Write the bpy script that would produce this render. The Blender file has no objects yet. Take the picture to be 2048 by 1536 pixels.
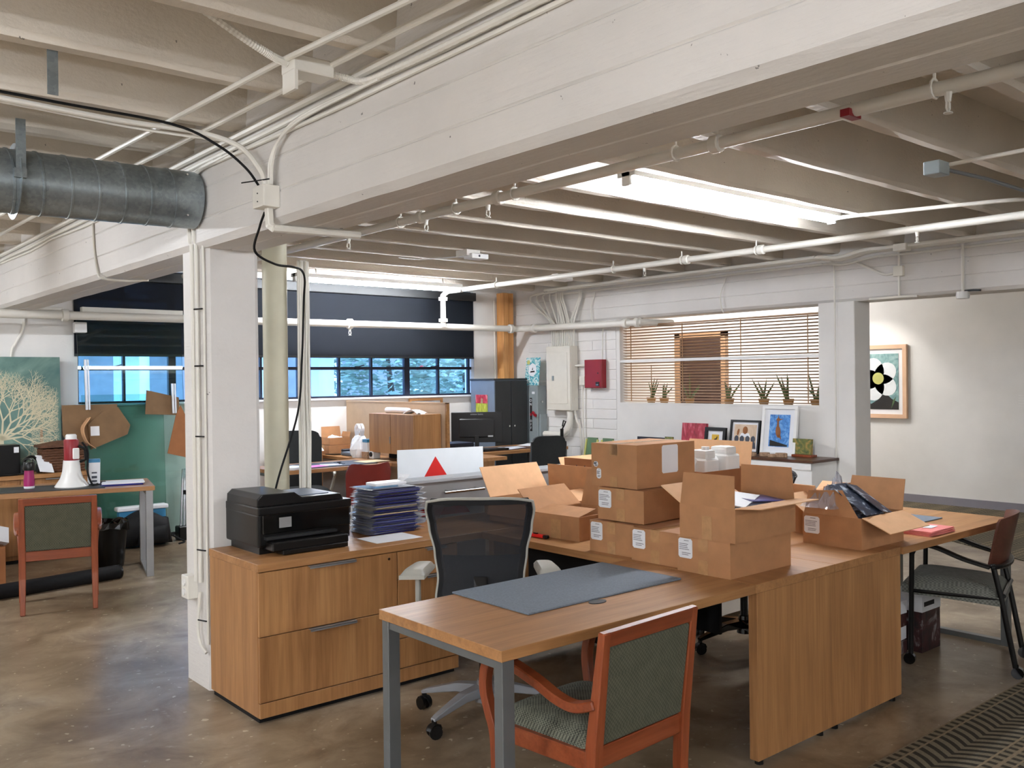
import bpy, bmesh, math, random
from mathutils import Vector, Matrix
sc = bpy.context.scene
COL = sc.collection
rnd = random.Random(11)
PI = math.pi

# ------------------------------------------------------------------ camera
cam_d = bpy.data.cameras.new('camera')
cam = bpy.data.objects.new('camera', cam_d)
COL.objects.link(cam)
right = Vector((0.762784, -0.646550, -0.011585))
down = Vector((-0.012237, 0.003480, -0.999919))
fwd = Vector((0.646538, 0.762864, -0.005257))
cam.matrix_world = Matrix.Translation((0, 0, 1.574)) @ Matrix((
    (right.x, -down.x, -fwd.x), (right.y, -down.y, -fwd.y), (right.z, -down.z, -fwd.z))).to_4x4()
cam_d.sensor_width = 36.0
cam_d.lens = 36.0 * 1827.3 / 2048
cam_d.clip_start = 0.02
cam_d.clip_end = 200
sc.camera = cam

# ------------------------------------------------------------------ world and exposure
TUBE_STRENGTH = 100.0
world = bpy.data.worlds.new('world')
sc.world = world
world.use_nodes = True
bg = world.node_tree.nodes['Background']
bg.inputs[0].default_value = (0.26, 0.46, 0.84, 1)
bg.inputs[1].default_value = 5.2
sc.view_settings.view_transform = 'Standard'
sc.view_settings.look = 'None'
sc.view_settings.exposure = 1.1
sc.view_settings.gamma = 1.0
sc.view_settings.use_curve_mapping = False
sc.cycles.max_bounces = 8
sc.cycles.diffuse_bounces = 5
sc.cycles.transparent_max_bounces = 12


# ------------------------------------------------------------------ materials
def lin(*c):
    return tuple(((v / 255) / 12.92 if v / 255 <= 0.04045 else ((v / 255 + 0.055) / 1.055) ** 2.4) for v in c)


class NT:
    def __init__(self, name):
        self.m = bpy.data.materials.new(name)
        self.m.use_nodes = True
        self.t = self.m.node_tree
        self.b = self.t.nodes['Principled BSDF']

    def n(self, typ, **kw):
        nd = self.t.nodes.new(typ)
        for k, v in kw.items():
            setattr(nd, k, v)
        return nd

    def l(self, a, b):
        self.t.links.new(a, b)

    def coords(self, scale=(1, 1, 1), rot=(0, 0, 0), rand=False):
        tc = self.n('ShaderNodeTexCoord')
        mp = self.n('ShaderNodeMapping')
        mp.inputs['Scale'].default_value = scale
        mp.inputs['Rotation'].default_value = rot
        if rand:
            oi = self.n('ShaderNodeObjectInfo')
            mu = self.n('ShaderNodeMath', operation='MULTIPLY')
            mu.inputs[1].default_value = 37.0
            self.l(oi.outputs['Random'], mu.inputs[0])
            cx = self.n('ShaderNodeCombineXYZ')
            for i in range(3):
                self.l(mu.outputs[0], cx.inputs[i])
            self.l(cx.outputs[0], mp.inputs['Location'])
        self.l(tc.outputs['Object'], mp.inputs['Vector'])
        return mp.outputs[0]

    def noise(self, vec, scale, detail=4, rough=0.55, dist=0.0):
        nz = self.n('ShaderNodeTexNoise')
        nz.inputs['Scale'].default_value = scale
        nz.inputs['Detail'].default_value = detail
        nz.inputs['Roughness'].default_value = rough
        nz.inputs['Distortion'].default_value = dist
        self.l(vec, nz.inputs['Vector'])
        return nz.outputs['Fac']

    def ramp(self, fac, stops):
        r = self.n('ShaderNodeValToRGB')
        e = r.color_ramp.elements
        while len(e) < len(stops):
            e.new(0.5)
        for i, (p, c) in enumerate(stops):
            e[i].position = p
            e[i].color = (c[0], c[1], c[2], 1)
        self.l(fac, r.inputs[0])
        return r.outputs[0]

    def mix(self, f, a, b, mode='MIX'):
        m = self.n('ShaderNodeMixRGB', blend_type=mode)
        for i, v in enumerate((f, a, b)):
            if isinstance(v, (int, float)):
                m.inputs[i].default_value = v
            elif isinstance(v, tuple):
                m.inputs[i].default_value = (v[0], v[1], v[2], 1)
            else:
                self.l(v, m.inputs[i])
        return m.outputs[0]

    def bump(self, h, strength, dist=0.01):
        b = self.n('ShaderNodeBump')
        b.inputs['Strength'].default_value = strength
        b.inputs['Distance'].default_value = dist
        self.l(h, b.inputs['Height'])
        self.l(b.outputs[0], self.b.inputs['Normal'])

    def base(self, c):
        if isinstance(c, tuple):
            self.b.inputs['Base Color'].default_value = (c[0], c[1], c[2], 1)
        else:
            self.l(c, self.b.inputs['Base Color'])

    def set(self, rough=0.5, metal=0.0, spec=0.5):
        self.b.inputs['Roughness'].default_value = rough
        self.b.inputs['Metallic'].default_value = metal
        self.b.inputs['Specular IOR Level'].default_value = spec


M = {}


def plain(key, rgb, rough=0.5, metal=0.0, var=0.06, scale=9.0, bump=0.0, bscale=60.0, spec=0.5):
    """A painted, moulded or woven surface: colour with a little cloudiness and fine relief."""
    t = NT(key)
    c = lin(*rgb)
    v = t.coords(rand=True)
    f = t.noise(v, scale, 3)
    lo = tuple(max(0, x * (1 - var)) for x in c)
    hi = tuple(min(1, x * (1 + var)) for x in c)
    t.base(t.ramp(f, [(0.3, lo), (0.7, hi)]))
    t.set(rough, metal, spec)
    if bump:
        t.bump(t.noise(v, bscale, 3), bump, 0.004)
    M[key] = t.m
    return t.m


def paint(key, rgb, bump=0.35, chips=True, rough=0.6):
    """Old white paint over board-marked concrete."""
    t = NT(key)
    c = lin(*rgb)
    v = t.coords()
    f = t.noise(v, 1.6, 5)
    col = t.ramp(f, [(0.25, tuple(x * 0.9 for x in c)), (0.75, tuple(min(1, x * 1.05) for x in c))])
    if chips:
        g = t.noise(t.coords((5, 5, 5)), 4.0, 5, 0.6)
        chip = t.ramp(g, [(0.715, (0, 0, 0)), (0.73, (1, 1, 1))])
        col = t.mix(chip, col, tuple(x * 0.25 for x in c))
    t.base(col)
    t.set(rough)
    st = t.noise(t.coords((14, 1.2, 22)), 3.0, 4)
    fi = t.noise(v, 38, 4)
    t.bump(t.mix(0.5, st, fi), bump, 0.012)
    M[key] = t.m


def wood(key, axis, dark, mid, light, rough=0.42, seed=0.0):
    t = NT(key)
    s = [9, 9, 9]
    s[axis] = 0.7
    v = t.coords(tuple(s), rand=True)
    f = t.noise(v, 1.6, 6, 0.62, 0.5)
    s2 = [85, 85, 85]
    s2[axis] = 3.0
    g = t.noise(t.coords(tuple(s2), rand=True), 1.0, 3, 0.5)
    col = t.ramp(f, [(0.25, lin(*dark)), (0.5, lin(*mid)), (0.75, lin(*light))])
    gr = t.ramp(g, [(0.35, (0.80, 0.77, 0.74)), (0.6, (1, 1, 1))])
    t.base(t.mix(0.75, col, gr, 'MULTIPLY'))
    t.set(rough)
    t.bump(g, 0.06, 0.002)
    M[key] = t.m


paint('white_paint', (220, 217, 213))
paint('ceiling_paint', (217, 209, 196), 0.45)  # kept warmer than the beam paint: warm recess shade put in the colour
paint('wall_paint', (230, 228, 224), 0.12, False)
paint('brick_paint', (232, 230, 227), 0.3, False)
paint('corridor_paint', (232, 232, 230), 0.05, False)
paint('pipe_paint', (229, 226, 217), 0.15, False, 0.45)
plain('cream_pipe', (214, 211, 188), 0.5, var=0.08, scale=4)
WD = ((142, 99, 60), (167, 120, 75), (184, 138, 90))
for k, ax in (('wood_x', 0), ('wood_y', 1), ('wood_z', 2)):
    wood(k, ax, *WD)
wood('edge_x', 0, (118, 84, 50), (152, 108, 66), (172, 128, 82))
wood('edge_y', 1, (128, 90, 52), (166, 120, 72), (188, 140, 90))
wood('cherry_x', 0, (108, 50, 27), (134, 66, 37), (150, 80, 48), 0.3)
wood('cherry_z', 2, (110, 52, 28), (138, 68, 38), (152, 82, 50), 0.3)
wood('walnut_x', 0, (62, 38, 26), (84, 54, 38), (104, 70, 48), 0.35)
wood('pine_z', 2, (190, 130, 70), (214, 155, 92), (226, 172, 112), 0.5)
plain('grey_metal', (118, 122, 124), 0.38, 0.6, 0.05)
plain('silver_metal', (168, 170, 172), 0.35, 0.7, 0.04)
plain('chrome', (200, 200, 198), 0.18, 1.0, 0.03)
plain('black_plastic', (9, 9, 10), 0.32, 0, 0.1, spec=0.4)
plain('black_gloss', (10, 10, 11), 0.12, 0, 0.1)
plain('black_matte', (13, 13, 15), 0.7, 0, 0.15, spec=0.3)
plain('dark_metal', (38, 40, 42), 0.45, 0.2, 0.1)
plain('charcoal_cabinet', (44, 46, 47), 0.5, 0.1, 0.08)
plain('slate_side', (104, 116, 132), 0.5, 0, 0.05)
plain('switch_grey', (140, 150, 152), 0.45, 0.1, 0.05)
plain('panel_beige', (222, 218, 206), 0.45, 0, 0.03)
plain('red_paint', (140, 16, 30), 0.4, 0, 0.06)
plain('grey_laminate', (132, 132, 133), 0.45, 0, 0.05)
plain('grey_cap', (164, 168, 172), 0.4, 0, 0.04)
plain('arm_grey', (166, 165, 156), 0.45, 0, 0.05)
plain('base_grey', (150, 153, 158), 0.35, 0.3, 0.05)
plain('screen_tan', (196, 170, 142), 0.85, 0, 0.05, bump=0.2, bscale=300)
plain('felt_grey', (110, 119, 130), 0.92, 0, 0.12, scale=120, bump=0.3, bscale=400)
plain('card', (174, 126, 86), 0.82, 0, 0.08, scale=14, bump=0.08, bscale=90)
plain('card_dull', (122, 94, 64), 0.8, 0, 0.12, scale=8)
plain('card_pale', (216, 170, 128), 0.85, 0, 0.06, scale=14)  # card paled for flaps that catch light; the light is in the colour
plain('card_dark', (150, 96, 56), 0.82, 0, 0.08, scale=14)
plain('tape_clear', (184, 142, 100), 0.16, 0, 0.1, scale=40, bump=0.2, bscale=40)
plain('paper', (232, 234, 238), 0.6, 0, 0.02)
plain('ink', (70, 74, 84), 0.7)
plain('ink_black', (24, 22, 22), 0.7)
plain('white_plastic', (236, 236, 234), 0.35, 0, 0.02)
plain('white_bag', (240, 242, 246), 0.3, 0, 0.03)
plain('white_board', (226, 232, 236), 0.5, 0, 0.02)
plain('sign_red', (206, 30, 26), 0.5, 0, 0.04)
plain('knife_red', (214, 24, 22), 0.35)
plain('chair_red', (112, 32, 24), 0.45, 0, 0.08)
plain('blue_folder', (24, 34, 120), 0.25, 0, 0.25, scale=5)
plain('navy_folder', (20, 26, 74), 0.3, 0, 0.3, scale=5)
plain('violet_folder', (84, 92, 156), 0.3, 0, 0.2, scale=5)
plain('pink_paper', (226, 132, 128), 0.6, 0, 0.05)
plain('hot_pink', (236, 120, 190), 0.6, 0, 0.04)
plain('pale_yellow', (228, 210, 166), 0.6, 0, 0.03)
plain('branch_cream', (206, 198, 168), 0.7, 0, 0.06)
plain('magenta', (150, 26, 92), 0.35, 0, 0.05)
plain('wicker', (92, 58, 36), 0.7, 0, 0.3, scale=60, bump=0.4, bscale=80)
plain('charcoal_fabric', (30, 33, 34), 0.9, 0, 0.12, scale=60, bump=0.3, bscale=300)
plain('baseboard_grey', (138, 136, 146), 0.6, 0, 0.04)
plain('blue_box', (58, 132, 176), 0.35, 0, 0.05)
plain('slat_wood', (160, 126, 94), 0.5, 0, 0.08, scale=5)
plain('door_brown', (52, 32, 22), 0.5, 0, 0.15)
plain('frame_wood', (222, 184, 152), 0.5, 0, 0.05)
plain('terracotta', (150, 110, 60), 0.7)
plain('leaf_green', (70, 92, 44), 0.5, 0, 0.35, scale=20)
plain('tree_leaf', (156, 176, 156), 0.6, 0, 0.4, scale=3)
plain('bark', (80, 70, 60), 0.9)
plain('window_steel', (16, 22, 40), 0.5, 0.1, 0.1)
plain('peach_paint', (226, 190, 152), 0.7)
plain('sill_paint', (224, 226, 230), 0.5)
plain('concrete_out', (236, 238, 240), 0.8, 0, 0.1, scale=2)
plain('brick_out', (206, 200, 200), 0.85, 0, 0.15, scale=2)
plain('ground_out', (190, 192, 194), 0.9, 0, 0.1)
plain('umbrella_red', (190, 24, 30), 0.7)
plain('clay', (160, 130, 104), 0.75, 0, 0.3, scale=40)
plain('green_steel', (78, 106, 66), 0.5, 0, 0.1)
plain('yellow_strap', (190, 190, 110), 0.6)


def fabric(key, a, b, scale=150.0, kind='check'):
    t = NT(key)
    v = t.coords()
    ch = t.n('ShaderNodeTexChecker')
    ch.inputs['Scale'].default_value = scale
    ch.inputs['Color1'].default_value = (*lin(*a), 1)
    ch.inputs['Color2'].default_value = (*lin(*b), 1)
    t.l(v, ch.inputs['Vector'])
    f = t.noise(v, 30, 3)
    t.base(t.mix(0.35, ch.outputs['Color'], t.ramp(f, [(0.3, lin(*a)), (0.7, lin(*b))])))
    t.set(0.92)
    t.bump(ch.outputs['Fac'], 0.25, 0.002)
    M[key] = t.m


fabric('green_fabric', (64, 65, 50), (90, 89, 72), 130)
fabric('check_fabric', (42, 44, 36), (120, 122, 106), 150)
fabric('grey_fabric', (88, 90, 84), (128, 130, 122), 95)
wood('mahogany_x', 0, (70, 38, 28), (92, 54, 42), (108, 66, 52), 0.3)


def floor_mat():
    t = NT('concrete_floor')
    v = t.coords()
    a = t.noise(v, 0.55, 7, 0.62, 0.4)
    b = t.noise(v, 2.8, 7, 0.66, 0.6)
    c = t.noise(v, 16, 5, 0.6)
    col = t.ramp(a, [(0.3, lin(100, 84, 64)), (0.5, lin(146, 128, 104)), (0.72, lin(176, 165, 148))])
    col = t.mix(t.ramp(b, [(0.40, (0, 0, 0)), (0.66, (0.75, 0.75, 0.75))]), col, lin(88, 70, 50))
    col = t.mix(t.ramp(c, [(0.62, (0, 0, 0)), (0.72, (0.45, 0.45, 0.45))]), col, lin(176, 168, 152))
    sp = t.noise(t.coords((1, 1, 1)), 24, 2, 0.4)
    col = t.mix(t.ramp(sp, [(0.705, (0, 0, 0)), (0.72, (0.6, 0.6, 0.6))]), col, lin(206, 196, 172))
    t.base(col)
    r = t.ramp(b, [(0.3, (0.29, 0.29, 0.29)), (0.75, (0.38, 0.38, 0.38))])
    t.l(r, t.b.inputs['Roughness'])
    t.b.inputs['Specular IOR Level'].default_value = 0.38
    t.bump(c, 0.015, 0.004)
    M['concrete_floor'] = t.m


floor_mat()


def carpet_mat():
    """Taupe carpet: bands along x, each filled with curved tread marks, edged by short dashes and pale lines."""
    t = NT('carpet')
    v = t.coords()
    sx = t.n('ShaderNodeSeparateXYZ')
    t.l(v, sx.inputs[0])

    def ma(op, a, b=None):
        m = t.n('ShaderNodeMath', operation=op)
        for i, q in enumerate((a, b)):
            if q is None:
                continue
            if isinstance(q, (int, float)):
                m.inputs[i].default_value = q
            else:
                t.l(q, m.inputs[i])
        return m.outputs[0]
    W = 0.17
    off = ma('ADD', sx.outputs['Y'], 10 * 2 * W - 1.875 + 2 * W * 6)
    pp = ma('PINGPONG', off, W)
    q = ma('DIVIDE', pp, W)
    ph = ma('ADD', ma('MULTIPLY', sx.outputs['X'], 105.0), ma('MULTIPLY', ma('MULTIPLY', q, q), 9.0))
    ph = ma('ADD', ph, ma('MULTIPLY', t.noise(v, 5, 2), 2.2))
    arcs = t.ramp(ma('ADD', ma('MULTIPLY', ma('SINE', ph), 0.5), 0.5), [(0.46, (0, 0, 0)), (0.62, (1, 1, 1))])
    dash = t.ramp(ma('ADD', ma('MULTIPLY', ma('SINE', ma('MULTIPLY', sx.outputs['X'], 120.0)), 0.5), 0.5), [(0.5, (0, 0, 0)), (0.6, (1, 1, 1))])
    fz = t.noise(v, 220, 3)
    col = t.mix(arcs, lin(136, 128, 112), lin(66, 64, 58))
    edge = t.ramp(q, [(0.24, (1, 1, 1)), (0.27, (0, 0, 0))])
    col = t.mix(edge, col, t.mix(dash, lin(140, 130, 112), lin(72, 68, 60)))
    line = t.ramp(q, [(0.03, (1, 1, 1)), (0.06, (0, 0, 0))])
    line2 = t.ramp(ma('ABSOLUTE', ma('SUBTRACT', q, 0.29)), [(0.02, (1, 1, 1)), (0.035, (0, 0, 0))])
    col = t.mix(line, col, lin(150, 136, 116))
    col = t.mix(line2, col, lin(154, 140, 118))
    col = t.mix(0.4, col, t.ramp(fz, [(0.3, lin(64, 60, 52)), (0.7, lin(176, 168, 150))]), 'OVERLAY')
    t.base(col)
    t.set(0.95, spec=0.1)
    t.bump(fz, 0.5, 0.004)
    M['carpet'] = t.m


carpet_mat()


def glassy(key, tint, refl_rough=0.0, base_alpha=0.0, alpha_col=(1, 1, 1)):
    """Thin sheet: tinted see-through with a fresnel reflection (both ways)."""
    t = NT(key)
    tr = t.n('ShaderNodeBsdfTransparent')
    tr.inputs[0].default_value = (*tint, 1)
    gl = t.n('ShaderNodeBsdfGlossy')
    gl.inputs['Roughness'].default_value = refl_rough
    fr = t.n('ShaderNodeFresnel')
    fr.inputs[0].default_value = 1.5
    mx = t.n('ShaderNodeMixShader')
    t.l(fr.outputs[0], mx.inputs[0])
    t.l(tr.outputs[0], mx.inputs[1])
    t.l(gl.outputs[0], mx.inputs[2])
    out = mx.outputs[0]
    if base_alpha:
        df = t.n('ShaderNodeBsdfDiffuse')
        df.inputs[0].default_value = (*alpha_col, 1)
        m2 = t.n('ShaderNodeMixShader')
        m2.inputs[0].default_value = base_alpha
        t.l(out, m2.inputs[1])
        t.l(df.outputs[0], m2.inputs[2])
        out = m2.outputs[0]
    t.l(out, t.t.nodes['Material Output'].inputs[0])
    M[key] = t.m


glassy('window_glass', (0.86, 0.94, 1.0))
glassy('green_glass', (0.76, 0.88, 0.85))
glassy('clear_film', (0.92, 0.93, 0.96), 0.12, 0.22, (0.8, 0.82, 0.9))
glassy('chair_mesh', (0.9, 0.9, 0.9), 0.5, 0.87, (0.028, 0.030, 0.034))
glassy('shade_cloth', (0.9, 0.92, 1.0), 0.6, 0.955, (0.016, 0.018, 0.022))


def emit(key, col, s):
    t = NT(key)
    e = t.n('ShaderNodeEmission')
    e.inputs[0].default_value = (*col, 1)
    e.inputs[1].default_value = s
    t.l(e.outputs[0], t.t.nodes['Material Output'].inputs[0])
    M[key] = t.m


emit('tube_light', (0.93, 0.965, 1.03), TUBE_STRENGTH)
emit('dim_tube', (1.0, 0.97, 0.95), 3.5)
emit('room_tube', (1.0, 0.97, 0.95), 95.0)


def galvanised():
    t = NT('galvanised')
    v = t.coords()
    vo = t.n('ShaderNodeTexVoronoi')
    vo.inputs['Scale'].default_value = 70
    t.l(v, vo.inputs['Vector'])
    f = t.noise(v, 5, 4)
    c = t.mix(0.6, t.ramp(vo.outputs['Color'], [(0.2, lin(128, 138, 142)), (0.8, lin(164, 174, 178))]),
              t.ramp(f, [(0.3, lin(120, 130, 134)), (0.7, lin(168, 178, 182))]))
    t.base(c)
    t.set(0.34, 0.75)
    M['galvanised'] = t.m


galvanised()


def picture(key, stops, scale=4.0, dist=2.0, detail=4, vec=(1, 1, 1)):
    t = NT(key)
    f = t.noise(t.coords(vec), scale, detail, 0.6, dist)
    t.base(t.ramp(f, [(p, lin(*c)) for p, c in stops]))
    t.set(0.5)
    M[key] = t.m


picture('art_red', [(0.3, (120, 16, 34)), (0.5, (176, 40, 60)), (0.7, (214, 120, 132))], 6, 3, 3, (1, 1, .4))
picture('art_blue', [(0.3, (36, 88, 168)), (0.5, (70, 140, 214)), (0.7, (140, 190, 232))], 14, 2)
picture('art_green', [(0.3, (56, 76, 40)), (0.5, (108, 112, 52)), (0.7, (176, 136, 70))], 12, 2)
picture('art_yellow', [(0.3, (206, 160, 24)), (0.7, (226, 186, 50))], 8, 1)
picture('art_sepia', [(0.3, (196, 168, 138)), (0.7, (228, 206, 180))], 5, 1)
picture('art_teal', [(0.25, (50, 92, 92)), (0.5, (104, 136, 126)), (0.75, (156, 176, 160))], 1.6, 1.5)
picture('art_flower_bg', [(0.3, (74, 108, 116)), (0.5, (132, 172, 172)), (0.75, (178, 206, 204))], 5, 2)
picture('art_child', [(0.25, (44, 84, 150)), (0.45, (70, 170, 180)), (0.6, (230, 240, 236)), (0.78, (196, 80, 130))], 16, 2)
picture('art_meadow', [(0.3, (118, 128, 40)), (0.6, (176, 186, 66)), (0.8, (206, 206, 110))], 26, 1, 3, (2, 2, .4))
picture('print_dark', [(0.35, (14, 14, 16)), (0.55, (60, 24, 24)), (0.7, (150, 150, 150))], 9, 1)
picture('magazine', [(0.35, (22, 26, 38)), (0.55, (50, 60, 80)), (0.66, (196, 208, 220))], 9, 1.5)


# ------------------------------------------------------------------ mesh helpers
class MB:
    def __init__(self):
        self.v, self.f = [], []

    def add(self, vs, fs, m=None):
        o = len(self.v)
        for p in vs:
            p = Vector(p)
            self.v.append(m @ p if m else p)
        self.f += [tuple(i + o for i in q) for q in fs]
        return self

    def box(self, a, b, m=None):
        x0, y0, z0 = a
        x1, y1, z1 = b
        vs = [(x0, y0, z0), (x1, y0, z0), (x1, y1, z0), (x0, y1, z0), (x0, y0, z1), (x1, y0, z1), (x1, y1, z1), (x0, y1, z1)]
        return self.add(vs, [(3, 2, 1, 0), (4, 5, 6, 7), (0, 1, 5, 4), (1, 2, 6, 5), (2, 3, 7, 6), (3, 0, 4, 7)], m)

    def cbox(self, c, s, m=None):
        return self.box([c[i] - s[i] / 2 for i in range(3)], [c[i] + s[i] / 2 for i in range(3)], m)

    def prism(self, poly, z0, z1, m=None):
        n = len(poly)
        vs = [(p[0], p[1], z0) for p in poly] + [(p[0], p[1], z1) for p in poly]
        fs = [tuple(range(n))[::-1], tuple(range(n, 2 * n))] + [(i, (i + 1) % n, n + (i + 1) % n, n + i) for i in range(n)]
        return self.add(vs, fs, m)

    def rings(self, rings, cap=True):
        n = len(rings[0])
        vs = [p for r in rings for p in r]
        fs = []
        for k in range(len(rings) - 1):
            for i in range(n):
                j = (i + 1) % n
                fs.append((k * n + i, k * n + j, (k + 1) * n + j, (k + 1) * n + i))
        if cap:
            fs.append(tuple(range(n))[::-1])
            fs.append(tuple(range((len(rings) - 1) * n, len(rings) * n)))
        return self.add(vs, fs)

    def tube(self, pts, r, n=8, cap=True):
        """Round bar swept along points; r one radius or one per point."""
        P = [Vector(p) for p in pts]
        rs = r if isinstance(r, (list, tuple)) else [r] * len(P)
        d = (P[1] - P[0]).normalized()
        u = d.cross(Vector((0, 0, 1)))
        if u.length < 0.05:
            u = d.cross(Vector((1, 0, 0)))
        u.normalize()
        out = []
        for i, p in enumerate(P):
            if i == 0:
                t = P[1] - P[0]
            elif i == len(P) - 1:
                t = P[-1] - P[-2]
            else:
                t = (P[i + 1] - p).normalized() + (p - P[i - 1]).normalized()
            t.normalize()
            u = (u - t * u.dot(t)).normalized()
            w = t.cross(u)
            out.append([p + (u * math.cos(2 * PI * k / n) + w * math.sin(2 * PI * k / n)) * rs[i] for k in range(n)])
        return self.rings(out, cap)

    def bar(self, pts, w, h, up=(0, 0, 1)):
        """Rectangular bar (w across, h along 'up') swept along points; w, h may be lists."""
        P = [Vector(p) for p in pts]
        up = Vector(up)
        out = []
        for i, p in enumerate(P):
            a = P[max(0, i - 1)]
            b = P[min(len(P) - 1, i + 1)]
            t = (b - a).normalized()
            s = t.cross(up).normalized()
            q = s.cross(t).normalized()
            ww = w[i] if isinstance(w, (list, tuple)) else w
            hh = h[i] if isinstance(h, (list, tuple)) else h
            out.append([p + s * ww / 2 * a1 + q * hh / 2 * b1 for a1, b1 in ((-1, -1), (1, -1), (1, 1), (-1, 1))])
        return self.rings(out)

    def lathe(self, prof, n=20, m=None, cap=True):
        o = MB()
        o.rings([[(r * math.cos(2 * PI * k / n), r * math.sin(2 * PI * k / n), z) for k in range(n)] for r, z in prof], cap)
        return self.add(o.v, o.f, m)

    def grid(self, fn, nu, nv, thick=None):
        vs = [Vector(fn(i / nu, j / nv)) for j in range(nv + 1) for i in range(nu + 1)]
        q = lambda i, j: j * (nu + 1) + i
        fs = [(q(i, j), q(i + 1, j), q(i + 1, j + 1), q(i, j + 1)) for j in range(nv) for i in range(nu)]
        if thick is None:
            return self.add(vs, fs)
        th = Vector(thick)
        k = len(vs)
        vs2 = vs + [v + th for v in vs]
        f2 = [tuple(a for a in reversed(t)) for t in fs] + [tuple(a + k for a in t) for t in fs]
        rim = [q(i, 0) for i in range(nu)] + [q(nu, j) for j in range(nv)] + [q(i, nv) for i in range(nu, 0, -1)] + [q(0, j) for j in range(nv, 0, -1)]
        for a, b in zip(rim, rim[1:] + rim[:1]):
            f2.append((a, b, b + k, a + k))
        return self.add(vs2, f2)

    def build(self, name, mat, parent=None, bevel=0.0, smooth=False, seg=1):
        me = bpy.data.meshes.new(name)
        vs = self.v
        if parent is not None:
            inv = root_matrix(parent).inverted()
            vs = [inv @ v for v in vs]
        me.from_pydata([tuple(v) for v in vs], [], self.f)
        bm = bmesh.new()
        bm.from_mesh(me)
        bmesh.ops.recalc_face_normals(bm, faces=bm.faces)
        if bevel:
            bmesh.ops.bevel(bm, geom=list(bm.edges), offset=bevel, segments=seg, affect='EDGES', profile=0.7)
        bm.to_mesh(me)
        bm.free()
        if smooth:
            for p in me.polygons:
                p.use_smooth = True
            try:
                me.set_sharp_from_angle(angle=math.radians(40))
            except Exception:
                pass
        me.materials.append(M[mat] if isinstance(mat, str) else mat)
        o = bpy.data.objects.new(name, me)
        COL.objects.link(o)
        if parent is not None:
            o.parent = parent
        return o


def root_matrix(o):
    while o.parent is not None:
        o = o.parent
    return Matrix.Translation(o.location) @ Matrix.Rotation(o.rotation_euler[2], 4, 'Z')


def B(a, b, m=None):
    return MB().box(a, b, m)


def TRS(loc, rz=0.0, rx=0.0, ry=0.0):
    return Matrix.Translation(loc) @ Matrix.Rotation(rz, 4, 'Z') @ Matrix.Rotation(ry, 4, 'Y') @ Matrix.Rotation(rx, 4, 'X')


def tag(o, label, cat, group=None):
    o['label'] = label
    o['category'] = cat
    if group:
        o['group'] = group
    return o


def thing(name, label, cat, loc=(0, 0, 0), rz=0.0, group=None):
    o = bpy.data.objects.new(name, None)
    o.empty_display_size = 0.1
    COL.objects.link(o)
    o.location = loc
    o.rotation_euler = (0, 0, rz)
    return tag(o, label, cat, group)


def struct(o):
    o['kind'] = 'structure'
    return o


def spart(name, loc=(0, 0, 0)):
    o = bpy.data.objects.new(name, None)
    o.empty_display_size = 0.1
    COL.objects.link(o)
    o.location = loc
    return struct(o)


def dup(o, parent=None, loc=None, rz=None, label=None):
    c = o.copy()
    COL.objects.link(c)
    if parent is not None:
        c.parent = parent
    if loc is not None:
        c.location = loc
    if rz is not None:
        c.rotation_euler = (0, 0, rz)
    if label:
        c['label'] = label
    for ch in list(o.children):
        dup(ch, c)
    return c


def text(name, s, mat, parent, m, size, extrude=0.0004):
    cu = bpy.data.curves.new('t', 'FONT')
    cu.body = s
    cu.size = size
    cu.extrude = extrude
    cu.align_x = 'CENTER'
    cu.align_y = 'CENTER'
    cu.resolution_u = 2
    ob = bpy.data.objects.new('t', cu)
    COL.objects.link(ob)
    dg = bpy.context.evaluated_depsgraph_get()
    me = bpy.data.meshes.new_from_object(ob.evaluated_get(dg))
    bpy.data.objects.remove(ob)
    bpy.data.curves.remove(cu)
    b = MB()
    b.add([m @ v.co for v in me.vertices], [tuple(p.vertices) for p in me.polygons])
    bpy.data.meshes.remove(me)
    return b.build(name, mat, parent)


def arc(c, r, a0, a1, n, f):
    return [f(c[0] + r * math.cos(a0 + (a1 - a0) * i / n), c[1] + r * math.sin(a0 + (a1 - a0) * i / n)) for i in range(n + 1)]


def smooth_path(pts, n=6):
    """Catmull-Rom through the points."""
    P = [Vector(p) for p in pts]
    P = [P[0] * 2 - P[1]] + P + [P[-1] * 2 - P[-2]]
    out = []
    for i in range(1, len(P) - 2):
        a, b, c, d = P[i - 1:i + 3]
        for k in range(n):
            t = k / n
            out.append(0.5 * ((2 * b) + (c - a) * t + (2 * a - 5 * b + 4 * c - d) * t * t + (3 * b - a - 3 * c + d) * t ** 3))
    out.append(P[-2])
    return out

# ================================================================== THE SETTING
struct(B((-4, -4, -0.12), (12.2, 12.5, 0)).build('floor', 'concrete_floor'))
# ceiling slab with its concrete ribs (pan joists)
ceil = struct(B((-4.2, -4.2, 3.01), (8.5, 9.7, 3.12)).build('ceiling', 'ceiling_paint'))
RIBS = [3.355 + 0.6225 * k for k in range(-11, 10)]


def rib_mesh(x0, x1, seed):
    r = random.Random(seed)
    n = 26
    rings = []
    for i in range(n + 1):
        x = x0 + (x1 - x0) * i / n
        j = lambda s=0.004: r.uniform(-s, s)
        rings.append([(x, -0.03, 3.012), (x, j(), 2.752 + j()), (x, 0.016 + j(), 2.73 + j()), (x, 0.074 + j(), 2.73 + j()),
                      (x, 0.09 + j(), 2.752 + j()), (x, 0.125, 3.012)])
    return MB().rings(rings)


proto_r = rib_mesh(2.11, 8.01, 1).build('rib', 'ceiling_paint', ceil)
proto_l = rib_mesh(-4.0, 1.80, 2).build('rib', 'ceiling_paint', ceil)
for i, y in enumerate(RIBS):
    for p in (proto_r, proto_l):
        o = p if i == 0 else dup(p, ceil)
        o.location = (0, y, 0)


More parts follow.
